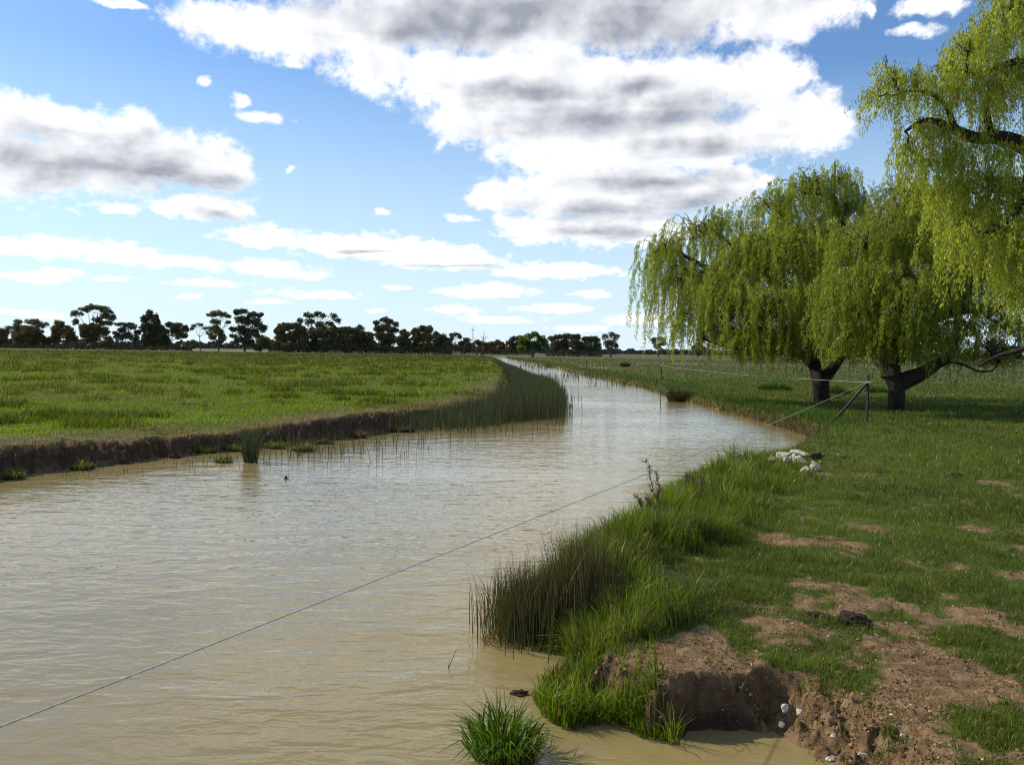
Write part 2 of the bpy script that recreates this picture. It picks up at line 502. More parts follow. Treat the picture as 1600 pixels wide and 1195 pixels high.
# clouds get smaller and flatter towards the horizon
elp = mth(nt, 'ADD', mth(nt, 'MAXIMUM', el, 0.0), .13)
nc = nt.nodes.new('ShaderNodeCombineXYZ')
nt.links.new(mth(nt, 'MULTIPLY', az, 3.3), nc.inputs[0])
nt.links.new(mth(nt, 'MULTIPLY', mth(nt, 'LOGARITHM', elp, math.e), 1.6), nc.inputs[1])
ncoord = nc.outputs[0]
warp = noise_node(nt, ncoord, 4.2, 5, .6)
wv = vmath('SUBTRACT', warp.outputs['Color'], (.5, .5, .5))
wsc = nt.nodes.new('ShaderNodeVectorMath'); wsc.operation = 'SCALE'
nt.links.new(vmath('MULTIPLY', wv, (.18, .075, 0)), wsc.inputs[0]); nt.links.new(elp, wsc.inputs[3])
uvw = vmath('ADD', uv, wsc.outputs[0])
big = noise_node(nt, ncoord, 6.2, 9, .60, .25)
small = noise_node(nt, ncoord, 19, 7, .62, .2)
def blob_field(lst, base, thin=0):
    f = None
    for px, py, rx, ry in lst:
        d = ray(px, py)
        a, e = math.atan2(d.x, d.y), math.asin(d.z)
        g_ = 1 + thin * (.5 if ry <= 8 and rx < 30 else .18 if ry <= 13 else .05)
        sx, sy = F / rx / g_, F / ry / g_
        L = vmath('LENGTH', vmath('MULTIPLY_ADD', base, (sx, sy, 0), (-a * sx, -e * sy, thin * (.66 if ry <= 8 and rx < 30 else .52 if ry <= 8 else .42 if ry <= 13 else .25 if ry <= 20 else 0))))
        if f is None: f = L
        else:
            s = nt.nodes.new('ShaderNodeMath'); s.operation = 'SMOOTH_MIN'
            nt.links.new(f, s.inputs[0]); nt.links.new(L, s.inputs[1]); s.inputs[2].default_value = .25
            f = s.outputs[0]
    return f
CLOUD = [(350, 38, 80, 36), (450, 45, 120, 42), (600, 38, 150, 52), (800, 30, 230, 62), (990, 30, 150, 52), (1120, 8, 110, 30), (1220, 18, 90, 42), (1290, 5, 60, 25), (700, -60, 500, 70),
         (590, 108, 70, 32), (680, 120, 110, 40), (740, 172, 85, 46), (860, 130, 170, 50), (900, 195, 170, 58), (1040, 150, 130, 58), (1080, 215, 160, 45), (1200, 125, 55, 52), (1245, 195, 78, 44), (870, 245, 90, 34), (960, 250, 130, 40), (1290, 200, 30, 24),
         (790, 308, 60, 26), (900, 305, 130, 45), (1010, 300, 120, 45), (1130, 290, 70, 30), (860, 358, 80, 24), (970, 360, 120, 28), (790, 345, 25, 12),
         (50, 190, 80, 32), (40, 255, 130, 48), (180, 240, 110, 50), (275, 248, 95, 42), (340, 268, 52, 32), (320, 326, 80, 20), (190, 328, 30, 10), (220, 205, 30, 25),
         (382, 160, 16, 12), (410, 185, 32, 10), (475, 98, 26, 7), (320, 130, 10, 6), (462, 267, 7, 5),
         (60, 383, 130, 15), (170, 392, 60, 12), (240, 404, 60, 9), (310, 412, 40, 7), (400, 372, 70, 14), (540, 382, 110, 19), (640, 390, 110, 18), (720, 410, 100, 14), (860, 424, 110, 12), (410, 353, 26, 7),
         (420, 420, 85, 12), (490, 430, 40, 8), (320, 444, 58, 7), (180, 433, 32, 5), (50, 434, 45, 8), (95, 424, 30, 5), (490, 462, 62, 8), (770, 455, 78, 11), (710, 485, 40, 9), (870, 482, 60, 8), (930, 460, 30, 7), (1000, 500, 50, 10), (620, 447, 20, 4), (290, 464, 16, 4), (420, 473, 30, 4),
         (1455, 8, 34, 13), (1436, 48, 26, 7), (1358, 18, 10, 8), (190, 0, 40, 7), (595, 335, 14, 4), (725, 341, 20, 5),
         (30, 488, 60, 5), (590, 485, 14, 4), (780, 500, 60, 6), (900, 512, 50, 5)]
GREY = [(860, 15, 290, 58), (700, 40, 180, 46), (980, 55, 120, 30), (1010, 130, 60, 14), (920, 190, 170, 30), (1040, 180, 120, 30), (1080, 225, 110, 20), (830, 150, 100, 18), (1020, 285, 130, 16), (960, 330, 130, 16), (1080, 310, 80, 20), (930, 366, 90, 9),
        (60, 255, 175, 36), (210, 262, 110, 32), (300, 284, 80, 17), (345, 337, 40, 8), (560, 393, 50, 3), (700, 415, 60, 3)]
fld = blob_field(CLOUD, uvw, 1)
gry = blob_field(GREY, uvw)
sa = N(nt, 'ShaderNodeMapRange', inp={1: .12, 2: .24, 3: 2.3, 4: 1.3}); nt.links.new(el, sa.inputs[0])
nse = mth(nt, 'ADD', mth(nt, 'MULTIPLY', mth(nt, 'SUBTRACT', big.outputs[0], .5), 1.9), mth(nt, 'MULTIPLY', mth(nt, 'SUBTRACT', small.outputs[0], .5), sa.outputs[0]))
big3 = noise_node(nt, ncoord, 6.2, 3, .5, .25)
dens = mth(nt, 'MULTIPLY_ADD', mth(nt, 'SUBTRACT', 1.10, fld), 1.55, nse)
# away from the view the same sort of broken cloud carries on round the sky
aw = N(nt, 'ShaderNodeMapRange', inp={1: .62, 2: .85}); nt.links.new(mth(nt, 'ABSOLUTE', az), aw.inputs[0])
ah = N(nt, 'ShaderNodeMapRange', inp={1: .48, 2: .62}); nt.links.new(el, ah.inputs[0])
oth = mth(nt, 'MAXIMUM', aw.outputs[0], ah.outputs[0])
gen = noise_node(nt, ncoord, 3.2, 4, .5)
dens_o = mth(nt, 'ADD', mth(nt, 'MULTIPLY', mth(nt, 'SUBTRACT', gen.outputs[0], .54), 6.0), nse)
dmix = N(nt, 'ShaderNodeMix'); nt.links.new(oth, dmix.inputs[0]); nt.links.new(dens, dmix.inputs[2]); nt.links.new(dens_o, dmix.inputs[3])
dd = dmix.outputs[0]
alpha = N(nt, 'ShaderNodeMapRange', inp={1: -.10, 2: .75}); alpha.interpolation_type = 'SMOOTHSTEP'; nt.links.new(dd, alpha.inputs[0])
big2 = noise_node(nt, vmath('ADD', ncoord, (-.035, .05, 0)), 6.2, 3, .5, .25)
emb = mth(nt, 'SUBTRACT', big2.outputs[0], big3.outputs[0])      # billows are brighter on the side towards the sun
gk = N(nt, 'ShaderNodeMapRange', inp={1: -.95, 2: 1.75}); gk.interpolation_type = 'SMOOTHSTEP'
band = noise_node(nt, vmath('MULTIPLY', ncoord, (.42, 1.9, 1.0)), 5.0, 3, .5, .3)   # stacked shelves of cloud seen edge on
gsum = mth(nt, 'ADD', mth(nt, 'SUBTRACT', 1.0, gry), mth(nt, 'ADD', mth(nt, 'MULTIPLY', nse, .13), mth(nt, 'MULTIPLY', mth(nt, 'SUBTRACT', band.outputs[0], .5), 1.7)))
nt.links.new(mth(nt, 'MULTIPLY_ADD', emb, .9, gsum), gk.inputs[0])
core = N(nt, 'ShaderNodeMapRange', inp={1: .35, 2: 2.2, 3: 0, 4: .22}); nt.links.new(dd, core.inputs[0])
gtot = mth(nt, 'ADD', gk.outputs[0], mth(nt, 'MULTIPLY_ADD', emb, .75, core.outputs[0]), clamp=True)
ccol = mixc(nt, gtot, (11.3, 11.4, 11.5), (3.55, 3.75, 4.4))
skyc = sky.outputs[0]
hz = N(nt, 'ShaderNodeMapRange', inp={1: .0, 2: .30, 3: .88, 4: 0}); nt.links.new(el, hz.inputs[0])
skyc = mixc(nt, 1.0, skyc, (.90, 1.17, 1.46), 'MULTIPLY')
skyc = mixc(nt, hz.outputs[0], skyc, (7.6, 9.2, 10.2))
total = mixc(nt, mth(nt, 'MULTIPLY', alpha.outputs[0], .97), skyc, ccol)
nt.links.new(total, bg.inputs[0])
W.cycles.sampling_method = 'MANUAL'; W.cycles.sample_map_resolution = 512

sc.view_settings.view_transform = 'Standard'; sc.view_settings.look = 'None'
sc.view_settings.exposure = 0.08; sc.view_settings.gamma = 1.0
sc.cycles.pixel_filter_type = 'BLACKMAN_HARRIS'; sc.cycles.filter_width = 1.05
sc.cycles.max_bounces = 6; sc.cycles.transparent_max_bounces = 4
sc.cycles.caustics_reflective = False; sc.cycles.caustics_refractive = False
SKY_ONLY = False

# ------------------------------------------------------------------ ground sheet
def build_ground():
    D = [0.35]
    while D[-1] < 9000:
        d = D[-1]
        k = 1.03 if d < 3.2 else 1.0032 if d < 8 else 1.0042 if d < 30 else 1.009 if d < 80 else 1.03
        D.append(d * k)
    D = np.array(D)
    a1 = np.radians(np.arange(-38, 38.01, .105))
    a2 = np.radians(np.arange(39, 322, 2.0))
    A = np.concatenate([a1, a2])
    nr, nc = len(D), len(A)
    X = (D[:, None] * np.sin(A)[None]).ravel(); Y = (D[:, None] * np.cos(A)[None]).ravel()
    z, sd, s, isl, face = ground(X, Y, True)
    cov, lush = cover(X, Y)
    cov = cov - np.clip(face * 1.4, 0, 1) * (1 - lush) * sstep(40, 20, Y)
    R = np.hypot(X, Y)
    n1 = fbm(X, Y, .5, 4, 201)
    dryL = isl * sstep(2.6, .8, s + (n1 - .5) * 2) * sstep(70, 25, Y) * .9 + isl * sstep(120, 260, Y) * .25
    dryR = (~isl) * (sstep(28, 34, Y) * sstep(50, 40, Y) * .45 + sstep(.5, .05, s) * sstep(14, 22, Y) * .9 + sstep(90, 130, Y) * sstep(170, 140, Y) * (X < 40) * .5 + sstep(80, 110, Y) * .3 * (n1 > .5))
    dry = np.clip(dryL + dryR, 0, 1)
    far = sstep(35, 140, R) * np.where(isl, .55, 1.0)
    fc = (np.clip(face * 1.6, 0, 1) + (s < .05)) * np.where(isl | (Y > 9), 1, .75 - .6 * sstep(1.26, 1.4, X) - .3 * sstep(.85, .7, X))  # strength of the painted face shade; weaker where the near bank is sunlit
    pale = sstep(470, 480, R) * sstep(600, 580, R) * isl * .6 + (~isl) * sstep(96, 99, R) * sstep(112, 108, R) * (X > 4) * (X < 11) * .5 + (~isl) * sstep(148, 150, R) * sstep(160, 158, R) * (X > 18) * .55
    V = np.stack([X, Y, z], 1)
    V = np.concatenate([[[0, 0, float(z[:nc].mean())]], V])
    i = np.arange(nr - 1)[:, None] * nc + 1; j = np.arange(nc)[None]; j2 = (np.arange(nc) + 1)[None] % nc
    Q = np.stack([i + j, i + j2, i + nc + j2, i + nc + j], 2).reshape(-1, 4)[:, ::-1]
    T = np.stack([np.zeros(nc, int), 1 + (np.arange(nc) + 1) % nc, 1 + np.arange(nc)], 1)
    p = lambda a: np.concatenate([[0.5], a])
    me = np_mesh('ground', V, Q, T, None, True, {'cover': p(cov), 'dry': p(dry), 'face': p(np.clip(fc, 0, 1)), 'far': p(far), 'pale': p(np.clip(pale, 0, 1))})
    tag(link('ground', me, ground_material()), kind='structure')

def build_water():
    V = []; Q = []
    ys = [-30, -12, -2, 4, 10, 16, 22, 30, 45, 70, 110, 170, 260, 380, 640, 1000]
    for k, y in enumerate(ys):
        xl = -62 if y < 12 else float(np.interp(y, LARR[:, 1], LARR[:, 0])) - 3
        xr = float(np.interp(y, RARR[5:, 1], RARR[5:, 0])) + 4
        if y < 3: xr = 3.0
        V += [(xl, y, 0), (xr, y, 0)]
        if k: Q.append((2 * k - 2, 2 * k - 1, 2 * k + 1, 2 * k))
    tag(link('water', np_mesh('water', V, Q), water_material()), kind='structure')

# ------------------------------------------------------------------ turf
def sample_polar(n, d0, d1, a0=-34, a1=34):
    a = np.radians(rng.uniform(a0, a1, n)); d = np.exp(rng.uniform(math.log(d0), math.log(d1), n))
    return d * np.sin(a), d * np.cos(a), d

G_DARK = np.array((.056, .080, .010)); G_MID = np.array((.106, .146, .013)); G_LUSH = np.array((.130, .200, .012)); G_YEL = np.array((.13, .15, .03)); G_DRY = np.array((.26, .20, .09))

def build_turf():
    parts = []
    # short lawn on the right bank
    x, y, d = sample_polar(620000, 3.4, 60, -12, 36)
    sd, isl = channel(x, y)
    k = (~isl) & (sd > .08)
    x, y, d, sd = x[k], y[k], d[k], sd[k]
    cov, lush = cover(x, y)
    clump = fbm(x, y, 6.0, 3, 301)
    k = rng.random(len(x)) < np.clip((cov - .38) * 2.6, .05, 1) * np.clip(.35 + 1.5 * (clump - .3), .1, 1)
    x, y, d, cov, clump = x[k], y[k], d[k], cov[k], clump[k]
    n = len(x)
    z = ground(x, y)
    h = rng.uniform(.025, .07, n) * (.6 + 1.1 * clump) * np.clip(cov, .5, 1.15) * (1 + .02 * np.minimum(d, 30))
    w = np.maximum(.0042, .00052 * d) * rng.uniform(.7, 1.3, n)
    t = fbm(x, y, .8, 3, 311)
    base = G_DARK + (G_MID - G_DARK) * np.clip((t - .25) * 2, 0, 1.2)[:, None]
    base = np.where((rng.random(n) < .10)[:, None], G_DRY * .8, base)
    base = np.where((rng.random(n) < .14)[:, None], G_YEL * .8, base)
    parts.append(blades(np.stack([x, y, z - .006], 1), h, w, rng.uniform(0, 6.28, n), rng.uniform(.15, 1.3, n), rng.uniform(0, 6.28, n), jitter_col(base, n)))
    # dead stems lying on the bare soil
    x, y, d = sample_polar(90000, 3.3, 16, 2, 36)
    cov, lush = cover(x, y); sd, isl = channel(x, y)
    k = (~isl) & (sd > .02) & (rng.random(len(x)) < np.clip(1.15 - cov * 1.3, 0, 1) * (.25 + .75 * (fbm(x, y, 5, 3, 315) > .5)))
    x, y, d = x[k], y[k], d[k]; n = len(x); z = ground(x, y)
    c = np.where((rng.random(n) < .45)[:, None], np.array((.33, .23, .12)), np.where((rng.random(n) < .5)[:, None], np.array((.12, .07, .038)), np.array((.10, .12, .03))))
    parts.append(blades(np.stack([x, y, z + .002], 1), rng.uniform(.004, .02, n), rng.uniform(.003, .007, n), rng.uniform(0, 6.28, n), rng.uniform(1.5, 4.5, n), rng.uniform(0, 6.28, n), jitter_col(c, n, .35)))
    V, q, t_, C = join(parts)
    tag(link('lawn_grass', np_mesh('lawn_grass', V, q, t_, C), M_nblade), 'short patchy green grass on the near right bank', 'grass', kind='stuff')
    # long rank grass on the near bank edge
    x, y, d = sample_polar(400000, 4.0, 22, -6, 26)
    cov, lush = cover(x, y); sd, isl = channel(x, y)
    cl = fbm(x, y, 2.0, 3, 321)
    k = (lush > .25) & (rng.random(len(x)) < lush * np.clip(.25 + 1.6 * (cl - .28), .05, 1)) & (sd > -.06)
    x, y, d, cl, sd = x[k], y[k], d[k], cl[k], sd[k]
    n = len(x); z = ground(x, y)
    tf = sstep(.35, .65, fbm(x, y, 5.0, 2, 323))
    h = rng.uniform(.10, .30, n) * (.45 + .85 * cl) * (.45 + .75 * tf)
    w = np.maximum(.006, .00065 * d) * rng.uniform(.6, 1.6, n)
    # tufts comb outward from their centres and down-wind to the right
    gx, gy = fbm(x + .05, y, 3, 2, 331) - fbm(x - .05, y, 3, 2, 331), fbm(x, y + .05, 3, 2, 331) - fbm(x, y - .05, 3, 2, 331)
    ly = np.arctan2(-gy * 6 - .02 + rng.normal(0, .8, n), -gx * 6 + .08 + rng.normal(0, .8, n))
    base = G_MID + (G_LUSH - G_MID) * np.clip(fbm(x, y, 1.3, 3, 341) * 2 - .5, 0, 1)[:, None]
    base = np.where((rng.random(n) < .11)[:, None], G_DRY * .85, base)
    P = np.stack([x, y, np.maximum(z, 0) - .01], 1)
    c = jitter_col(base, n)
    V, q, t_, C = join([blades(P, h, w, rng.uniform(0, 6.28, n), np.abs(rng.normal(.45, .4, n)), ly, c * .6, c * 1.12)])  # blade colour darkened at the base, painting the shade between blades
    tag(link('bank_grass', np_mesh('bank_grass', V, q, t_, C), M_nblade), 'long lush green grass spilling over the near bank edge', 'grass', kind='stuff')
    # left paddock
    x, y, d = sample_polar(520000, 11, 330, -34, 3)
    sd, isl = channel(x, y)
    k = isl & ((sd > .35) | ((sd > -.15) & (y > 14.5) & (fbm(x, y, 1.1, 3, 355) > .62 - .10 * sstep(15, 21, y)))); x, y, d, sd = x[k], y[k], d[k], sd[k]
    strip = sstep(2.6, 1.2, sd + (fbm(x, y, .5, 3, 351) - .5) * 2) * sstep(60, 26, y)
    tus = fbm(x, y, .75, 3, 361); tus2 = fbm(x, y, .33, 3, 371)
    tu = sstep(.57, .66, tus) * sstep(.40, .55, tus2)
    k = rng.random(len(x)) < np.clip(.5 + tu, 0, 1) * (1 - .1 * strip)
    x, y, d, sd, strip, tu = x[k], y[k], d[k], sd[k], strip[k], tu[k]
    n = len(x); z = ground(x, y)
    h = rng.uniform(.03, .085, n) * (1 - .4 * strip) * (1 + 2.5 * tu) * (1 + np.minimum(d, 120) * .006)
    w = np.maximum(.01, .0008 * d) * rng.uniform(.7, 1.3, n)
    lushb = sstep(26, 17, d + (fbm(x, y, .15, 3, 381) - .5) * 14)[:, None]
    col = np.array((.145, .192, .013)) * (1 - lushb) + np.array((.180, .280, .010)) * lushb
    fr = sstep(40, 200, d)[:, None]
    col = col * (1 - fr) + np.array((.112, .124, .021)) * fr
    col = col * (1 - tu[:, None] * .5)
    pt = sstep(.5, .7, fbm(x, y, .06, 4, 391))[:, None] * .5
    col = col * (1 - pt) + np.array((.135, .130, .036)) * pt
    ft = (sd < .45)[:, None]
    col = np.where(ft, np.where((rng.random(n) < .5)[:, None], np.array((.13, .14, .03)), np.array((.12, .085, .045))), col)
    col = np.where((rng.random(n) < (.8 * strip + .012))[:, None], np.array((.17, .135, .065)), col)
    V, q, t_, C = join([blades(np.stack([x, y, np.maximum(z, 0) - .01], 1), h + .08 * (sd < .45), w, rng.uniform(0, 6.28, n), rng.uniform(.1, .9, n), rng.uniform(0, 6.28, n), jitter_col(col, n))])
    tag(link('paddock_grass', np_mesh('paddock_grass', V, q, t_, C), M_blade), 'tussocky green pasture grass across the left field', 'grass', kind='stuff')
    # rough grass of the far right bank and field
    x, y, d = sample_polar(260000, 17, 260, -3, 34)
    sd, isl = channel(x, y)
    k = (~isl) & (sd > .02); x, y, d, sd = x[k], y[k], d[k], sd[k]
    edge = sstep(.7, .05, sd); lng = sstep(3.2, .6, sd + (fbm(x, y, .4, 3, 401) - .5) * 2) * sstep(19, 25, y)
    k = rng.random(len(x)) < np.clip(.3 * sstep(20, 32, y) + .75 * lng + edge, 0, 1); x, y, d, sd, edge, lng = x[k], y[k], d[k], sd[k], edge[k], lng[k]
    n = len(x); z = ground(x, y)
    h = rng.uniform(.05, .14, n) * (1 + 1.0 * lng) * (1 + np.minimum(d, 100) * .004)
    w = np.maximum(.01, .0008 * d) * rng.uniform(.7, 1.3, n)
    fr = sstep(32, 80, d)[:, None]
    col = np.array((.05, .10, .014)) * (1 - fr) + np.array((.075, .092, .026)) * fr
    col = np.where((rng.random(n) < .8 * edge)[:, None], np.array((.11, .085, .042)), col)
    pt = sstep(.45, .65, fbm(x, y, .12, 4, 411))[:, None] * .6 * sstep(30, 40, y)[:, None]
    col = col * (1 - pt) + np.array((.13, .115, .035)) * pt
    V, q, t_, C = join([blades(np.stack([x, y, np.maximum(z, 0) - .01], 1), h, w, rng.uniform(0, 6.28, n), rng.uniform(.1, .9, n), rng.uniform(0, 6.28, n), jitter_col(col, n))])
    tag(link('rough_grass', np_mesh('rough_grass', V, q, t_, C), M_blade), 'rough yellow green grass along the far right bank', 'grass', kind='stuff')

def build_crumbs():
    x, y, d = sample_polar(60000, 3.3, 13, -4, 36)
    cov, lush = cover(x, y)
    z, sd, s, isl, face = ground(x, y, True)
    k = (~isl) & (s > .01) & (lush < .5) & (rng.random(len(x)) < np.clip(1.0 - cov + .9 * face, 0, 1) * (.15 + .85 * (fbm(x, y, 4, 4, 317) > .5)))
    x, y, z, d = x[k], y[k], z[k], d[k]; n = len(x)
    r = .0035 + .011 * rng.random(n) ** 4 + .010 * face[k] * rng.random(n) ** 2
    o = np.array([(1, 0, 0), (0, 1, 0), (-1, 0, 0), (0, -1, 0), (0, 0, .8), (0, 0, -.8)], float)
    V = o[None] * r[:, None, None] * rng.uniform(.55, 1.35, (n, 6, 1)); a = rng.uniform(0, 6.28, n)
    ca, sa_ = np.cos(a)[:, None], np.sin(a)[:, None]
    V = np.stack([V[..., 0] * ca - V[..., 1] * sa_, V[..., 0] * sa_ + V[..., 1] * ca, V[..., 2]], 2) + np.stack([x, y, z + r * .2], 1)[:, None]
    T = np.array([(0, 1, 4), (1, 2, 4), (2, 3, 4), (3, 0, 4), (1, 0, 5), (2, 1, 5), (3, 2, 5), (0, 3, 5)])[None] + np.arange(n)[:, None, None] * 6
    u = rng.random(n)[:, None]
    c = np.where(u < .55, np.array((.20, .125, .066)), np.where(u < .8, np.array((.07, .042, .026)), np.where(u < .985, np.array((.32, .21, .11)), np.array((.5, .45, .36)))))
    tag(link('soil_crumbs', np_mesh('soil_crumbs', V.reshape(-1, 3), None, T.reshape(-1, 3), np.repeat(jitter_col(c, n, .2), 6, 0)), M_crumb), 'loose crumbs of earth and grit on the bare bank', 'earth', kind='stuff')

def tuft(cx, cy, r, n, hmin, hmax, col, w, lean=.9, z0=None, ell=1.0, tip=1.1):
    a = rng.uniform(0, 6.28, n); q = r * np.sqrt(rng.random(n))
    x = cx + q * np.cos(a) * ell; y = cy + q * np.sin(a)
    z = ground(x, y) if z0 is None else np.full(n, z0)
    z = np.maximum(z, 0) - .015 if z0 is None else z
    h = rng.uniform(hmin, hmax, n) * (1.1 - .45 * q / r)
    c = jitter_col(col, n)
    return blades(np.stack([x, y, z], 1), h, w * rng.uniform(.7, 1.3, n), rng.uniform(0, 6.28, n), np.abs(rng.normal(0, .25, n)) + lean * q / r, a + rng.normal(0, .5, n), c * .85, c * tip)

# ------------------------------------------------------------------ reeds and rushes
def build_reeds():
    n = 40000
    y = np.exp(rng.uniform(math.log(21.2), math.log(240), n))
    u = rng.random(n)
    xl = np.interp(y, LARR[:, 1], LARR[:, 0])
    wd = np.interp(y, [21, 22.5, 24, 26, 31, 40, 50, 80, 110, 240], [.7, 1.2, 1.9, 2.3, 2.1, 1.9, 1.35, .85, .75, .5]) + (fbm(y * 1.0, y * 0, .6, 3, 501) - .5) * np.interp(y, [30, 60], [.8, .35])
    x = xl - .25 + (wd + .25) * u
    k = rng.random(n) < np.where(y < 24.5, .16 + .12 * (y - 21), 1) * np.where(u > .93, .35, 1)
    x, y, u = x[k], y[k], u[k]; n = len(x)
    d = np.hypot(x, y)
    h = rng.uniform(.75, 1.3, n) * np.interp(y, [21, 23, 25, 27.5, 34, 50, 110, 240], [.42, .5, .78, 1.0, .92, .78, .62, .5]) * np.where(u > .9, .8, 1) * np.interp(u, [0, .35], [.62, 1])
    w = np.maximum(.009, .00042 * d) * rng.uniform(.7, 1.3, n)
    c = jitter_col(np.where((rng.random(n) < .22)[:, None], np.array((.125, .092, .042)), np.array((.070, .092, .030))), n, .3)
    P = np.stack([x, y, np.full(n, -.05)], 1)
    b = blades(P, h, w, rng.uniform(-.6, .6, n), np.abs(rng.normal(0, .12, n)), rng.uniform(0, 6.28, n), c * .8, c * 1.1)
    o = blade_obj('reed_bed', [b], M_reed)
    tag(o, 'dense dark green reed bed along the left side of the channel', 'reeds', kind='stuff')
    # sparse stems standing in the shallows of both banks
    x, y, hh = [], [], []
    for (px, py, sx, sy, m, hm) in [(470, 708, 85, 9, 170, .45), (300, 722, 60, 6, 60, .22), (720, 668, 45, 6, 260, .6), (100, 742, 80, 5, 40, .2), (868, 640, 14, 14, 130, .75), (930, 588, 40, 3, 150, .5), (870, 574, 30, 2, 200, .6), (985, 602, 30, 3, 60, .4), (600, 690, 60, 6, 60, .3)]:
        for _ in range(m):
            p = at(px + random.gauss(0, sx), py + random.gauss(0, sy) + 0)
            if p.y < 5 or p.y > 200: continue
            x.append(p.x); y.append(p.y); hh.append(hm * random.uniform(.5, 1.2))
    x, y, hh = map(np.array, (x, y, hh)); n = len(x)
    c = jitter_col((.07, .08, .03), n, .3)
    b = blades(np.stack([x, y, np.full(n, -.04)], 1), hh, np.maximum(.008, .0006 * y), rng.uniform(-.5, .5, n), np.abs(rng.normal(0, .25, n)), rng.uniform(0, 6.28, n), c, c)
    tag(blade_obj('shallows_reeds', [b], M_reed), 'sparse thin reed stems standing in the shallows', 'reeds', kind='stuff')

    # rush clump by the near bank
    p0 = at(885, 985); n = 3000
    a, b_ = RUSH0, RUSH1
    t = rng.random(n); u = rng.normal(0, .12, n)
    x = a.x + (b_.x - a.x) * t + u * .9; y = a.y + (b_.y - a.y) * t - u * .35 + rng.normal(.10, .15, n)
    edge = t < .09
    h = rng.uniform(.40, .74, n) * (.68 + .42 * np.minimum(t * 1.2, 1)) * (1 + .12 * np.sin(t * 9))
    w = rng.uniform(.004, .0075, n)
    brn = rng.random(n)
    c = np.where((brn < .7)[:, None], np.array((.062, .092, .022)), np.where((brn < .9)[:, None], np.array((.095, .068, .034)), np.array((.17, .12, .06))))
    c = jitter_col(c, n, .3)
    o = thing('rush_clump', (p0.x, p0.y, 0), 'tall brown tipped rush clump rising from the water at the near bank', 'rushes')
    tipc = c * np.array((1.25, .85, .8))
    blade_obj('stems', [blades(np.stack([x, y, np.full(n, -.06)], 1), h, w, rng.uniform(0, 6.28, n), np.abs(rng.normal(.1, .16, n)), rng.uniform(2.2, 4.4, n) * (rng.random(n) < .7) + rng.uniform(0, 6.28, n) * .3, c * .9, tipc)], M_reed, o)
    q = at(778, 1003)
    blade_obj('dead_thatch', [tuft(q.x + .05, q.y + .03, .16, 170, .05, .16, (.20, .15, .06), .005, 1.0, -.01)], M_reed, o)

    # tussock islet in the water, bottom of the view
    p = at(785, 1185)
    o = thing('grass_tussock', (p.x, p.y, 0), 'bright green grass tussock alone in the water nearest the viewer', 'grass tussock')
    me = lump((.14, .11, .07), 5, 3, .3, 2)
    link('soil_mound', me, M_clod, o).location = (.03, 0, -.01)
    blade_obj('blades', [tuft(p.x, p.y, .15, 420, .16, .36, (.075, .130, .011), .0095, 1.05, .02), tuft(p.x + .1, p.y - .03, .09, 90, .06, .14, (.14, .12, .05), .005, 1.0, .02)], M_nblade, o)

    # clump of reeds in front of the left bank
    p = at(392, 722)
    o = blade_obj('reed_clump', [tuft(p.x, p.y, .10, 170, .5, .98, (.060, .085, .026), .010, .10, -.03)], M_reed)
    tag(o, 'narrow upright green reed clump standing before the left cut bank', 'reeds')
    p = at(1060, 627)
    o = blade_obj('sedge_clump', [tuft(p.x, p.y, .42, 620, .5, .95, (.075, .082, .028), .02, .45, -.03)], M_reed)
    tag(o, 'olive sedge clump at the water edge below the single wire fence', 'sedge')

# ------------------------------------------------------------------ willows
def leaves_on(points, dirs, size, col, n_):
    """rhombic leaves: points (n,3), dirs (n,3) unit, size (n,)"""
    n = len(points)
    r = rng.normal(0, 1, (n, 3))
    side = np.cross(dirs, r); side /= np.linalg.norm(side, axis=1)[:, None] + 1e-9
    L = size[:, None]; W_ = (size * .13)[:, None]
    V = np.stack([points, points + dirs * L * .45 + side * W_, points + dirs * L, points + dirs * L * .45 - side * W_], 1).reshape(-1, 3)
    q = np.arange(n)[:, None] * 4 + np.array([[0, 1, 2, 3]])
    return V, q, np.repeat(col, 4, 0)

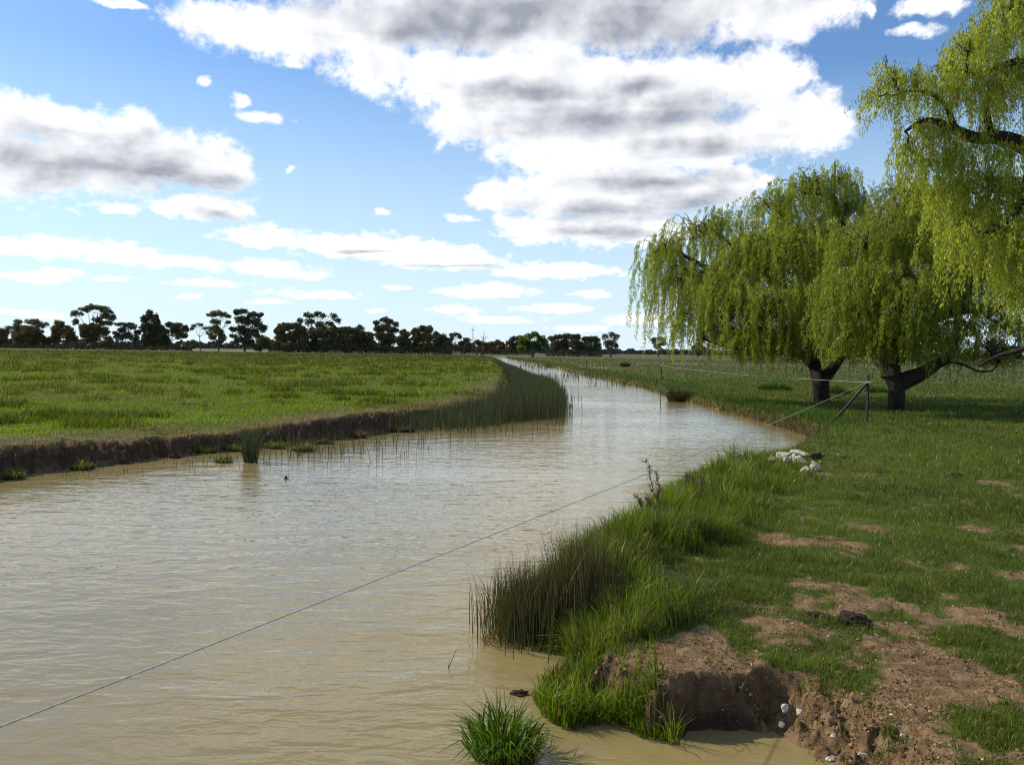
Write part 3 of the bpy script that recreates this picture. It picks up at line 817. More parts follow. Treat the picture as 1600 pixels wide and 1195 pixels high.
def willow(name, base_px, D, label, limbs, lobes, trunk_r, leaf=.085, dens=1.0, col=(.265, .312, .046), ext=None):
    """limbs: pixel paths with depth and radii; lobes: (px,py,rx,ry,D,hang,weight)"""
    b = at(*base_px, z=.3) if ext is None else Vector(ext)
    b.z = gz(b.x, b.y)
    root = thing(name, tuple(b), label, 'tree', 'weeping willows on the right bank')
    T = Tubes()
    ends = []
    for path, r_a, r_b in limbs:
        pts = [b + Vector((0, 0, -.3)) if q is None else Vector(q) if len(q) == 3 and abs(q[2]) < 0 else atd(q[0], q[1], q[2]) for q in path]
        sp = smooth_path(pts, 5)
        m = len(sp)
        rad = [r_a + (r_b - r_a) * (i / (m - 1)) ** .8 for i in range(m)]
        if path[0] is None:
            rad[0] *= 1.75; rad[1] *= 1.2
        T.add(sp, rad, 10, .25)
        ends += sp[m // 3:]
    Vs, Qs, Cs, off = [], [], [], 0
    for (px, py, rx, ry, d, hang, wt) in lobes:
        c = atd(px, py, d); s = d / F
        R = np.array((rx * s, (rx + ry) * .5 * s, ry * s))
        src = min(ends, key=lambda e: (e - c).length + (2.0 if e.z > c.z + .5 else 0))
        # a bough to the lobe, then twigs to its skin
        bough = curve(src, c + Vector((0, 0, -.1)), 6, .12 * (c - src).length, .04)
        T.add(bough, [.055 * min(1, (d / 30) ** 2) * (1 - .6 * i / 6) * (1 + .2 * (c - src).length) for i in range(7)], 6)
        ns = int(92 * wt * dens)
        for i in range(ns):
            v = np.array((random.gauss(0, 1), random.gauss(0, 1), random.gauss(.35, .8)))
            v /= np.linalg.norm(v)
            if v[2] < -.55: v[2] *= -1
            k = random.uniform(.4, 1.16)
            p = np.array(c) + v * R * k
            if i % 5 == 0:
                st = bough[random.randint(2, 6)]
                T.add(curve(st, p, 5, .2, .06), [q_ * min(1, (d / 30) ** 2) for q_ in (.022, .019, .016, .013, .009, .005)], 4)
            if i % 9 == 0:                                  # bare arching twigs show through the leaves
                st = bough[random.randint(3, 6)]; pv = Vector(p)
                e2 = pv + Vector((v[0], v[1], 0)) * random.uniform(.2, .5) + Vector((0, 0, -random.uniform(.4, 1.2)))
                T.add(smooth_path([st, st.lerp(pv, .6) + Vector((0, 0, .25)), pv + Vector((0, 0, .08)), e2], 4), [(.016 - .001 * q_) * min(1, (d / 30) ** 2) for q_ in range(13)], 4)
            # one or several strands fall from this point
            L = hang * (random.uniform(.3, 1.0) + (random.random() < .12) * random.uniform(.1, .55)) * (1.0 if v[2] < .5 else .75)
            m = max(6, int(L * 30))
            t = np.linspace(0, 1, m)
            out = np.array((v[0], v[1], 0)) * random.uniform(.15, .55) * min(1, L)
            arch = .22 * L * max(0, v[2] + .2)
            wig = np.array((random.gauss(0, .07), random.gauss(0, .07), 0))
            pts = p + out * np.sqrt(t)[:, None] * .9 + np.stack([np.zeros(m), np.zeros(m), arch * np.sin(np.minimum(t * 3.2, 3.14)) * .5 - L * t ** 1.25], 1) + wig * np.sin(t * 5)[:, None]
            reps = 4
            for _ in range(reps):
                q = pts + rng.normal(0, .035, (m, 3))
                dr = np.stack([rng.normal(0, .36, m), rng.normal(0, .36, m), -rng.uniform(.4, 1.2, m)], 1)
                dr /= np.linalg.norm(dr, axis=1)[:, None]
                base = np.array(col) * random.choice((.6, .8, .95, 1.0, 1.15))
                cc = jitter_col(base, m, .22, .12)
                V, Q, C = leaves_on(q, dr, rng.uniform(.7, 1.35, m) * leaf, cc, m)
                Vs.append(V); Qs.append(Q + off); Cs.append(C); off += len(V)
    T.obj('trunk', M_bark, root)
    V = np.concatenate(Vs) - np.array(root.location)
    link('crown', np_mesh('crown', V, np.concatenate(Qs), None, np.concatenate(Cs)), M_willow, root)
    return root

def build_willows():
    A = [([None, (1283, 600, 32.6), (1274, 575, 32.8), (1268, 520, 33), (1255, 440, 33.2), (1240, 360, 33.5)], .36, .10),
         ([(1287, 592, 32.6), (1312, 560, 32.4), (1340, 500, 32.6), (1330, 400, 33.5), (1305, 310, 34)], .24, .07),
         ([(1275, 575, 32.8), (1240, 545, 32.6), (1190, 520, 32.2), (1130, 440, 32.4), (1080, 405, 32.8), (1035, 385, 33)], .20, .04),
         ([(1262, 470, 33), (1200, 430, 32.5), (1160, 400, 33), (1125, 365, 33.6)], .16, .04),
         ([(1270, 560, 32.8), (1220, 550, 31.5), (1150, 545, 30.5), (1100, 530, 30.5)], .13, .03),
         ([(1258, 450, 33.1), (1270, 380, 34.5), (1290, 330, 36)], .15, .05)]
    LA = [(1040, 400, 42, 36, 33, 2.6, 1.0), (1085, 370, 50, 38, 33.4, 2.0, .9), (1130, 355, 46, 34, 34, 1.4, .8), (1060, 450, 45, 40, 32.2, 2.2, .9), (1110, 440, 60, 40, 31.6, 2.0, 1.0),
          (1100, 500, 60, 30, 31.5, 1.3, 1.0), (1205, 325, 45, 36, 33.4, 1.6, 1.1), (1255, 300, 50, 38, 34, 1.8, 1.2), (1305, 288, 48, 34, 34.5, 1.8, 1.2), (1330, 330, 40, 40, 34, 1.8, 1.0),
          (1175, 400, 55, 50, 32, 2.0, 1.4), (1235, 390, 70, 50, 31.4, 2.2, 1.6), (1300, 390, 60, 50, 32, 2.0, 1.3), (1150, 470, 60, 40, 30.4, 1.6, 1.4), (1215, 475, 65, 40, 29.8, 1.6, 1.5), (1280, 480, 60, 40, 30, 1.5, 1.3),
          (1180, 525, 50, 22, 30, .8, 1.1), (1130, 520, 40, 20, 31, .9, .8), (1240, 520, 55, 22, 30, .8, 1.2), (1200, 545, 60, 16, 31, .5, 1.0), (1280, 540, 50, 18, 31, .5, 1.0), (1150, 535, 50, 16, 33, .5, .8), (1250, 540, 90, 20, 36, .6, 1.2), (1230, 380, 90, 60, 36.5, 2.2, 1.3), (1310, 400, 80, 60, 37, 2.2, 1.2), (1150, 430, 70, 50, 36, 2.2, 1.0), (1260, 470, 80, 45, 36, 1.8, 1.1)]
    willow('willow_tree', (1285, 627), 32.6, 'broad weeping willow on the left, its low crown trailing over the bank', A, LA, .5)
    B = [([None, (1402, 612, 27.6), (1392, 588, 27.6), (1370, 555, 27.8), (1340, 520, 28), (1335, 440, 27.5), (1345, 380, 27.2)], .30, .09),
         ([(1400, 600, 27.6), (1432, 588, 27.4), (1462, 570, 27.2), (1490, 540, 27.2), (1500, 450, 27.5), (1490, 370, 28)], .28, .07),
         ([(1392, 590, 27.6), (1395, 545, 27.8), (1410, 470, 28.2), (1420, 380, 28.8), (1425, 310, 29)], .30, .06),
         ([(1405, 560, 27.8), (1425, 525, 27.2), (1455, 500, 27), (1510, 483, 27), (1570, 478, 27.4), (1592, 440, 27.6), (1598, 380, 28)], .2, .12),
         ([(1470, 565, 27.2), (1500, 568, 26.8), (1530, 580, 26.6), (1552, 578, 26.6), (1560, 565, 26.6)], .045, .02)]
    LB = [(1420, 305, 45, 34, 29, 1.7, 1.1), (1465, 320, 50, 38, 28.6, 1.8, 1.2), (1400, 350, 50, 40, 28, 1.8, 1.2), (1445, 370, 60, 45, 27, 1.8, 1.4), (1355, 385, 50, 45, 27.4, 1.8, 1.2), (1500, 390, 55, 45, 27.4, 1.8, 1.3),
          (1345, 450, 60, 45, 26.4, 1.7, 1.5), (1410, 450, 65, 45, 25.8, 1.7, 1.6), (1475, 460, 60, 45, 26.4, 1.5, 1.3), (1330, 500, 55, 28, 26, 1.0, 1.2), (1390, 505, 60, 28, 25.6, 1.0, 1.3), (1450, 520, 45, 24, 26.2, .8, .9), (1340, 540, 50, 16, 26.4, .4, 1.1), (1400, 540, 50, 16, 26, .35, 1.1), (1470, 545, 50, 16, 28.5, .4, 1.0), (1540, 550, 55, 16, 29, .45, 1.1), (1590, 555, 50, 16, 28, .4, .9), (1380, 540, 90, 20, 31, .6, 1.2), (1540, 430, 50, 45, 28, 1.4, .9),
          (1570, 510, 50, 25, 27.6, .8, .8), (1510, 520, 40, 20, 28.4, .6, .6), (1540, 350, 60, 45, 28.6, 1.8, 1.1), (1440, 400, 90, 60, 31.5, 2.0, 1.2), (1370, 430, 80, 55, 31, 2.0, 1.1), (1530, 440, 70, 55, 31.5, 1.8, .8), (1600, 380, 60, 50, 29.5, 1.8, .8), (1640, 470, 60, 45, 29, 1.4, .8)]
    willow('willow_tree', (1402, 641), 27.6, 'middle weeping willow whose dark trunk forks low behind the braced fence post', B, LB, .4, col=(.235, .280, .042))
    D = 19.5
    bx = at(1700, 690, .3)
    C = [([None, (1705, 560, D), (1700, 470, D), (1690, 380, D), (1680, 280, D), (1690, 180, D + .5), (1720, 60, D + 1)], .55, .16),
         ([(1690, 330, D), (1640, 255, D - .2), (1574, 218, D - .4), (1530, 216, D - .5), (1501, 207, D - .6), (1462, 190, D - .7), (1440, 190, D - .7), (1414, 206, D - .7)], .24, .025),
         ([(1560, 217, D - .4), (1545, 195, D - .4), (1543, 160, D - .4), (1560, 120, D - .3)], .12, .03),
         ([(1490, 200, D - .6), (1478, 165, D - .5), (1454, 147, D - .5), (1424, 142, D - .5), (1395, 150, D - .5)], .07, .018),
         ([(1685, 240, D), (1650, 150, D), (1600, 100, D - .2), (1565, 105, D - .4), (1534, 114, D - .5), (1500, 110, D - .6)], .16, .025),
         ([(1700, 420, D), (1640, 310, D - .8), (1600, 311, D - 1.0), (1584, 337, D - 1.1), (1548, 362, D - 1.2), (1520, 362, D - 1.2)], .13, .025),
         ([(1705, 520, D), (1660, 520, D - .4), (1600, 545, D - .3), (1560, 556, D), (1530, 572, D)], .09, .03),
         ([(1690, 180, D + .5), (1640, 60, D), (1590, 20, D), (1560, 10, D)], .14, .03)]
    LC = [(1372, 145, 24, 14, D - .5, .65, .5), (1400, 125, 34, 18, D - .5, .75, .5), (1385, 105, 26, 12, D - .4, .5, .35), (1430, 130, 36, 24, D - .5, .9, .7), (1475, 120, 44, 34, D - .6, 1.1, 1.1), (1510, 75, 40, 34, D - .4, 1.0, 1.1), (1560, 50, 48, 36, D - .2, 1.2, 1.3), (1590, 10, 50, 36, D, 1.2, 1.2),
          (1530, 140, 50, 38, D - .7, 1.2, 1.2), (1585, 130, 50, 40, D - .6, 1.2, 1.2), (1440, 205, 34, 16, D - .7, 1.3, .6), (1455, 255, 30, 16, D - .3, 1.2, .5), (1490, 245, 36, 20, D - .5, 1.4, .6), (1425, 235, 22, 14, D - .6, .9, .35), (1470, 215, 40, 22, D - .7, 1.1, .55), (1520, 225, 44, 24, D - .5, 1.0, .6), (1580, 240, 50, 30, D - .4, 1.2, .9),
          (1490, 300, 40, 26, D - .2, 1.2, .7), (1540, 290, 50, 34, D - .8, 1.4, 1.1), (1590, 300, 50, 40, D - 1, 1.3, 1.1), (1560, 370, 46, 36, D - 1.2, 1.2, 1.0), (1510, 360, 40, 30, D - 1, 1.2, .8), (1600, 400, 34, 50, D - .8, 1.4, 1.0), (1605, 470, 24, 40, D - .8, .8, .7),
          (1640, 90, 70, 50, D, 1.6, 1.2), (1680, 220, 70, 60, D + .3, 1.8, 1.1), (1650, 330, 50, 50, D - 1, 1.6, 1.0), (1660, 430, 50, 50, D - .8, 1.2, .9), (1640, 20, 70, 50, D + .5, 1.4, 1.1), (1730, 120, 90, 70, D + 1, 2, 1.2), (1760, 280, 90, 70, D, 2, 1.2), (1740, 420, 80, 60, D - 1, 1.6, 1.1), (1700, -60, 110, 60, D + .6, 1.8, 1.4), (1800, 60, 100, 80, D, 2, 1.2), (1600, -50, 60, 40, D, 1.2, 1.0)]
    willow('willow_tree', (1700, 690), D, 'tall bright weeping willow leaning in from the right edge of view', C, LC, .55, leaf=.075, dens=.56, col=(.36, .40, .065), ext=tuple(bx))

# ------------------------------------------------------------------ distant trees
LEAFQ = 0
def gum(name, label, group, D, base_px, clumps, tint, leaf=.55, n_leaf=110, trunk_r=.35, trunk=True, bare=0, fill=1.0, forks=None, cat='tree', m=None):
    """clumps: (px,py,rx,ry) ellipses of foliage; each becomes a leafy ellipsoid with its own depth"""
    d0 = D
    b = atd(base_px[0], base_px[1], d0)
    b.z = gz(b.x, b.y)
    root = thing(name, tuple(b), label, cat, group)
    s = d0 / F
    Ps, Cs = [], []
    T = Tubes()
    cs = []
    for (px, py, rx, ry) in clumps:
        c = atd(px, py, d0)
        c.y += random.uniform(-1, 1) * rx * s * 1.0
        R = np.array((rx * s, max(rx, ry) * s * .9, ry * s))
        # sub-clumps give the crown its cauliflower outline
        k = max(4, int(rx * ry / (3.6 if n_leaf < 138 else 2.4) * fill))
        area = rx * ry
        for _ in range(k):
            v = np.array((random.gauss(0, 1), random.gauss(0, 1), random.gauss(.15, 1)))
            v /= np.linalg.norm(v)
            q = np.array(c) + v * R * random.uniform(.35, .95)
            rr = np.array((1, 1, .75)) * random.uniform(2.6, 4.2) * s
            m_ = int(n_leaf * .55)
            u = rng.normal(0, 1, (m_, 3)); u /= np.linalg.norm(u, axis=1)[:, None]
            Ps.append(q + u * rr * (rng.random(m_) ** .4)[:, None])
            t = np.array(tint) * random.uniform(.65, 1.3)
            Cs.append(jitter_col(t, m_, .25, .1))
        m_ = int(area * (2.2 if n_leaf < 80 else 5.0 if n_leaf < 138 else 8.0))
        u = rng.normal(0, 1, (m_, 3)); u /= np.linalg.norm(u, axis=1)[:, None]
        Ps.append(np.array(c) + u * R * (rng.random(m_) ** .45)[:, None] * .97)
        Cs.append(jitter_col(np.array(tint) * .85, m_, .3, .1))
        cs.append(c)
    # thin foliage between the clumps
    if len(cs) > 2:
        tot = sum(len(p) for p in Ps); m_ = int(tot * .16)
        ca = np.array([tuple(c) for c in cs]); i, j = rng.integers(0, len(cs), m_), rng.integers(0, len(cs), m_)
        tt = rng.random((m_, 1))
        near_ = np.linalg.norm(ca[i] - ca[j], axis=1) < 26 * s
        pm = ca[i] * tt + ca[j] * (1 - tt) + rng.normal(0, 1.6 * s, (m_, 3))
        Ps.append(pm[near_]); Cs.append(jitter_col(np.array(tint), int(near_.sum()), .3, .1))
    P = np.concatenate(Ps); C = np.concatenate(Cs); n = len(P)
    P[:, 2] = np.maximum(P[:, 2], b.z + .05)
    d = rng.normal(0, 1, (n, 3)); d /= np.linalg.norm(d, axis=1)[:, None]
    r = rng.normal(0, 1, (n, 3)); sd_ = np.cross(d, r); sd_ /= np.linalg.norm(sd_, axis=1)[:, None]
    L = (rng.uniform(.6, 1.3, n) * leaf * s / .29)[:, None]
    V = np.stack([P - d * L * .5, P + sd_ * L * .32, P + d * L * .5, P - sd_ * L * .32], 1).reshape(-1, 3)
    Q = np.arange(n)[:, None] * 4 + np.array([[0, 1, 2, 3]])
    if trunk:
        top = sum(cs, Vector()) / len(cs)
        fk = Vector((b.x, b.y, b.z + .35 * (top.z - b.z)))
        if forks: fk = atd(forks[0], forks[1], d0)
        T.add(smooth_path([b + Vector((0, 0, -.2)), b.lerp(fk, .5) + Vector((random.uniform(-.2, .2), 0, 0)), fk], 3), [trunk_r * 1.2] + [trunk_r * (1 - .05 * i) for i in range(6)], 7)
        for c in cs:
            T.add(curve(fk, c, 5, .06 * (c - fk).length, .03), [trunk_r * k for k in (.5, .4, .3, .22, .14, .08)], 5)
        T.obj('trunk', M_gumbark, root)
    link('crown', np_mesh('crown', V - np.array(root.location), Q, None, np.repeat(C, 4, 0)), m or M_gum, root)
    return root

BR = (.150, .130, .060); OL = (.145, .142, .056); DK = (.112, .118, .062); GY = (.120, .128, .085); RB = (.165, .128, .056)
def build_trees():
    gl = 'gum trees along the far side of the left field'
    t = lambda lab, D, bp, cl, tint, **k: gum('gum_tree', lab, gl, D, bp, cl, tint, **k)
    t('brown bushy tree cut by the left end of the tree row', 400, (2, 542), [(-14, 522, 14, 10), (2, 519, 11, 9), (6, 530, 10, 9), (-6, 532, 14, 9)], BR)
    t('thin crowned gum in the gap by the left end of the row', 440, (20, 543), [(16, 511, 6, 3), (22, 513, 6, 3.5), (18, 519, 5, 4), (13, 516, 4, 3)], GY, n_leaf=60)
    t('narrow gum with a knobbly top near the left end', 400, (30, 543), [(28, 504, 7, 5), (25, 512, 5, 6), (31, 515, 6, 8), (28, 526, 7, 9)], BR)
    t('pale domed gum showing behind the brown bushes', 440, (58, 543), [(48, 503, 9, 4.5), (58, 504, 11, 5), (70, 507, 9, 5), (60, 512, 14, 4)], GY, n_leaf=70)
    t('wide rusty brown tree hanging near the ground on the left', 395, (42, 544), [(40, 517, 11, 9), (36, 528, 9, 10), (52, 520, 12, 11), (62, 524, 11, 12), (50, 532, 14, 8), (70, 532, 9, 7)], RB, n_leaf=150)
    t('upright dark gum with twiggy tips left of the umbrella gum', 400, (88, 544), [(88, 506, 8, 5), (96, 508, 6, 5), (88, 516, 9, 8), (98, 520, 8, 9), (86, 528, 8, 8)], BR, n_leaf=140)
    t('small round tree tucked against the umbrella gum', 390, (105, 544), [(106, 514, 8, 6), (112, 521, 9, 9), (104, 528, 8, 8), (116, 528, 6, 6)], BR, n_leaf=130)
    t('large umbrella crowned gum, widest in the left row', 400, (145, 544), [(122, 490, 10, 4.5), (133, 483, 11, 4.5), (146, 480, 12, 4.5), (160, 482, 11, 4.5), (171, 488, 10, 5), (178, 497, 8, 5), (166, 494, 9, 5), (152, 499, 9, 4.5), (121, 503, 6, 5), (160, 505, 11, 4), (172, 505, 10, 3)], OL, trunk_r=.6, forks=(146, 528), n_leaf=95)
    t('dark understorey tree filling the foot of the umbrella gum', 392, (134, 544), [(134, 512, 9, 6), (148, 512, 12, 7), (134, 522, 10, 8), (150, 525, 12, 9), (160, 518, 9, 7)], BR, n_leaf=150)
    t('small rust coloured bush beside the umbrella gum trunk', 385, (167, 544), [(167, 530, 8, 5), (164, 536, 7, 4), (172, 536, 5, 4)], RB, n_leaf=130, trunk=True, trunk_r=.2)
    t('leaning gum with a dark base and flat open top', 400, (190, 545), [(190, 507, 8, 3.5), (201, 507, 9, 3.5), (211, 511, 9, 3.5), (216, 520, 7, 5), (192, 516, 9, 5), (188, 526, 9, 8), (202, 524, 8, 7), (178, 521, 5, 3), (210, 530, 7, 8)], GY, n_leaf=110)
    gum('sheoak_tree', 'tall feathery grey sheoak with pointed tops', gl, 395, (238, 546), [(226, 499, 4, 8), (233, 492, 5, 8), (241, 496, 5, 8), (246, 503, 5, 8), (228, 512, 8, 10), (240, 515, 11, 12), (250, 518, 7, 11), (232, 530, 11, 12), (246, 532, 10, 11)], DK, n_leaf=170)
    t('rounded dark gum leaning out to the right of the sheoak', 400, (262, 547), [(264, 508, 9, 5), (276, 508, 10, 5), (286, 514, 8, 6), (290, 524, 6, 5), (272, 518, 12, 7), (258, 522, 8, 10), (258, 534, 8, 9), (282, 526, 8, 5)], DK, n_leaf=120)
    t('sparse small gum on a bare trunk left of the mushroom gum', 405, (313, 547), [(304, 510, 6, 3), (315, 508, 7, 3), (322, 513, 6, 3.5), (300, 514, 4, 2.5), (326, 520, 6, 4)], GY, n_leaf=55, trunk_r=.22, forks=(312, 527))
    t('round low bush under the sparse gum', 395, (300, 547), [(300, 537, 8, 5), (304, 541, 7, 4)], OL, n_leaf=120, trunk_r=.15)
    t('mushroom topped gum with a slim clear trunk', 398, (342, 549), [(328, 492, 9, 4), (338, 489, 10, 4), (350, 491, 9, 4.5), (356, 494, 5, 3), (336, 503, 9, 5), (332, 513, 9, 6), (341, 519, 8, 7), (347, 528, 6, 9), (356, 504, 4, 2.5), (330, 527, 7, 5), (340, 536, 7, 6)], OL, n_leaf=100, forks=(342, 525))
    t('largest dense dark gum standing alone mid row', 398, (382, 550), [(372, 488, 8, 5), (384, 487, 9, 4), (395, 492, 9, 5), (405, 492, 5, 5), (374, 500, 9, 7), (388, 502, 12, 8), (404, 504, 10, 8), (411, 513, 7, 7), (366, 514, 7, 5), (378, 516, 11, 9), (394, 518, 12, 9), (374, 530, 9, 8), (388, 534, 10, 9), (362, 525, 5, 3), (405, 526, 7, 5)], DK, trunk_r=.6, n_leaf=125, forks=(383, 532))
    t('feathery low bush right of the lone dense gum', 390, (408, 551), [(404, 534, 8, 7), (414, 532, 8, 8), (420, 539, 7, 8), (404, 543, 9, 6)], OL, n_leaf=130, trunk_r=.2)
    t('dense rounded tree with an olive dome before the tall gum', 385, (452, 551), [(434, 517, 9, 7), (446, 511, 11, 6), (460, 510, 11, 6), (472, 516, 9, 7), (440, 528, 12, 10), (458, 526, 14, 11), (474, 530, 9, 11), (432, 538, 8, 9), (450, 542, 14, 8)], OL, n_leaf=160)
    t('tall open gum rising above the dense middle trees', 400, (494, 552), [(482, 493, 9, 4.5), (495, 490, 9, 4.5), (505, 494, 6, 4), (470, 501, 6, 5), (486, 503, 9, 5), (498, 507, 9, 5), (521, 494, 6, 4), (528, 501, 5, 5), (514, 506, 8, 5), (506, 515, 10, 6), (490, 516, 8, 5)], OL, n_leaf=95, forks=(492, 525), trunk_r=.5)
    t('dark bulky tree in front of the tall open gum', 388, (505, 552), [(490, 523, 12, 9), (506, 521, 12, 9), (522, 518, 9, 9), (490, 538, 13, 10), (510, 538, 13, 10), (524, 534, 9, 11)], DK, n_leaf=170)
    t('broad flat topped tree in the dense middle of the row', 388, (545, 553), [(534, 517, 9, 6), (546, 516, 9, 6), (557, 518, 9, 6), (540, 530, 13, 10), (556, 532, 12, 11), (546, 543, 14, 8)], OL, n_leaf=170)
    t('small pointed crown peeping over the flat topped tree', 410, (561, 553), [(561, 510, 5, 3.5), (557, 514, 4, 3), (565, 514, 4, 3)], DK, n_leaf=90, trunk_r=.2)
    t('plain dark tree filling the row left of the domed gum', 388, (572, 553), [(568, 524, 9, 7), (578, 526, 8, 8), (570, 538, 12, 10), (582, 540, 8, 10)], DK, n_leaf=170)
    t('brown gum with a separate dome above a gap', 395, (603, 553), [(600, 500, 8, 4), (609, 502, 7, 4.5), (588, 505, 6, 3.5), (619, 507, 4, 4), (590, 514, 8, 6), (603, 513, 10, 6), (614, 517, 8, 5), (596, 526, 11, 8), (610, 530, 11, 9), (600, 542, 14, 9)], BR, n_leaf=140)
    t('squat dark tree between the two brown domed gums', 390, (632, 553), [(629, 520, 6, 5), (636, 523, 7, 6), (628, 533, 9, 10), (638, 538, 8, 10)], DK, n_leaf=160)
    t('round headed brown gum toward the right end of the row', 390, (664, 554), [(650, 519, 8, 6), (660, 513, 9, 5), (670, 515, 9, 6), (652, 530, 10, 8), (668, 528, 12, 9), (650, 542, 10, 8), (668, 542, 12, 8)], BR, n_leaf=150)
    t('sloping dark tree stepping down to the right end', 395, (686, 554), [(682, 524, 7, 6), (691, 528, 8, 6), (700, 533, 7, 6), (684, 537, 9, 8), (698, 541, 8, 7)], DK, n_leaf=150)
    t('slim pom-pom gum against the sky beside the power pole', 420, (709, 553), [(706, 524, 5, 2.8), (713, 523, 6, 3), (718, 526, 4, 3), (706, 529, 4, 2)], DK, n_leaf=80, trunk_r=.25, forks=(711, 538))
    t('low spreading tree at the foot of the power pole', 420, (727, 553), [(730, 531, 6, 4), (722, 536, 7, 4), (733, 539, 8, 6), (716, 543, 10, 5), (735, 546, 8, 5), (706, 541, 7, 5)], DK, n_leaf=120)
    gr = 'trees around the far end of the channel'
    t2 = lambda lab, D, bp, cl, tint, **k: gum('gum_tree', lab, gr, D, bp, cl, tint, **k)
    t2('low brown tree behind the bare dead tree', 430, (752, 554), [(748, 536, 8, 5), (758, 538, 8, 5), (752, 545, 12, 6)], BR, n_leaf=130)
    t2('rounded reddish tree left of the channel end', 430, (775, 554), [(768, 537, 8, 4), (778, 536, 9, 4.5), (786, 541, 7, 5), (774, 546, 12, 6)], RB, n_leaf=130)
    t2('dark tree half hidden by the bright green willow', 420, (806, 555), [(796, 535, 7, 5), (804, 529, 8, 4), (814, 528, 8, 4), (800, 543, 9, 7), (812, 541, 10, 8)], DK, n_leaf=130)
    gum('willow_tree', 'bright spring green round willow beside the distant channel', None, 262, (832, 558), [(817, 533, 8, 7), (826, 526, 8, 5.5), (836, 523, 8, 5), (845, 529, 8, 6), (851, 538, 6, 6), (814, 544, 8, 5), (826, 538, 10, 7), (838, 538, 10, 8), (847, 546, 7, 4), (828, 547, 9, 4)], (.105, .165, .030), n_leaf=120, trunk_r=.45, forks=(833, 551), m=M_willow)
    t2('greyish edge tree touching the bright green willow', 330, (856, 556), [(852, 534, 5, 5), (855, 543, 5, 6)], GY, n_leaf=110)
    t2('dark domed tree right of the bright green willow', 345, (872, 556), [(864, 530, 7, 4.5), (874, 526, 8, 4), (884, 525, 8, 4), (868, 540, 9, 8), (882, 538, 10, 9)], DK, n_leaf=150)
    t2('middle dark tree of the clump with a bumpy top', 345, (902, 556), [(894, 527, 7, 4), (903, 526, 6, 3.5), (898, 538, 10, 9), (908, 540, 7, 8)], BR, n_leaf=150)
    t2('right hand dark tree of the clump with a flat top', 345, (924, 556), [(914, 530, 6, 4), (922, 529, 7, 4), (932, 531, 7, 4.5), (918, 541, 9, 8), (932, 542, 8, 7)], DK, n_leaf=150)
    t2('separate grey gum standing just right of the dark clump', 320, (954, 557), [(945, 527, 5, 4), (954, 523, 7, 4), (963, 526, 5, 5), (947, 537, 5, 6), (957, 536, 7, 7), (964, 541, 4, 4), (952, 546, 5, 4)], GY, n_leaf=90, trunk_r=.4)
    t2('lone far gum seen below the trailing willow tips', 420, (1029, 556), [(1022, 532, 5, 5), (1030, 529, 6, 4), (1037, 534, 5, 6), (1028, 541, 7, 5)], GY, n_leaf=100)
    t2('dark dome shaped tree far off under the willow', 420, (1090, 557), [(1085, 543, 6, 5), (1092, 541, 7, 5), (1099, 546, 6, 5), (1088, 550, 8, 5)], DK, n_leaf=130)
    t2('small dark tree just right of the far dome shaped tree', 430, (1108, 558), [(1107, 549, 4, 4), (1109, 553, 4, 3)], DK, n_leaf=110, trunk_r=.2)

    # bare dead tree
    b = atd(755, 553, 425); b.z = gz(b.x, b.y)
    T = Tubes(); s = 425 / F
    q = lambda px, py: atd(px, py, 425)
    T.add([b, q(754.5, 540), q(755, 530), q(757, 517)], [.34, .26, .17, .06], 6)
    T.add([q(754.5, 534), q(758, 529), q(761, 526), q(763, 525.5)], [.17, .12, .09, .04], 5)
    T.add([q(755, 531), q(752, 526), q(751, 522)], [.12, .08, .04], 5)
    T.add([q(757, 530), q(760, 523)], [.08, .03], 5)
    root = thing('dead_tree', tuple(b), 'bare forked dead tree poking above the far trees', 'tree')
    T.obj('trunk', M_gumbark, root)
    # power pole
    b = atd(739, 552, 410); b.z = gz(b.x, b.y)
    root = thing('power_pole', tuple(b), 'wooden power pole with a single crossarm above the far trees', 'power pole')
    T = Tubes(); q = lambda px, py: atd(px, py, 410)
    T.add([b, q(739, 511)], [.20, .13], 8); T.obj('pole', M_wood, root)
    T = Tubes(); T.add([q(735.4, 516), q(742.6, 516)], [.09, .09], 4); T.obj('crossarm', M_wood, root)
    for px in (736, 738, 742):
        T = Tubes(); T.add([q(px, 515.8), q(px, 514.6)], [.09, .06], 6); T.obj('insulator', M_white, root)

    # horizon belts of trees too far to tell apart
    def belt(px0, px1, D, h0, h1, n, tint, seed):
        px = rng.uniform(px0, px1, n); a = (px - 800) / F
        Dd = D * rng.uniform(.95, 1.1, n)
        x = a * Dd
        hh = h0 + (h1 - h0) * fbm(px, px * 0, .11, 4, seed)
        z = .3 + hh * rng.random(n) ** .8
        P = np.stack([x, Dd, z], 1)
        d = rng.normal(0, 1, (n, 3)); d /= np.linalg.norm(d, axis=1)[:, None]
        r = rng.normal(0, 1, (n, 3)); s_ = np.cross(d, r); s_ /= np.linalg.norm(s_, axis=1)[:, None]
        L = (rng.uniform(.7, 1.4, n) * D * (.0013 if D < 500 else .0034))[:, None]
        V = np.stack([P - d * L * .5, P + s_ * L * .4, P + d * L * .5, P - s_ * L * .4], 1).reshape(-1, 3)
        return V, np.arange(n)[:, None] * 4 + np.array([[0, 1, 2, 3]]), np.zeros((0, 3), int), np.repeat(jitter_col(tint, n, .2), 4, 0)
    o = blade_obj('far_treeline', [belt(930, 1700, 1500, 3, 11, 9000, (.045, .055, .05), 601), belt(-700, 760, 1300, 3, 14, 12000, (.045, .055, .048), 603), belt(740, 960, 900, 2, 8, 2500, (.05, .05, .038), 605)], M_gum)
    tag(o, 'thin dark belt of woodland along the horizon', 'woodland', kind='stuff')
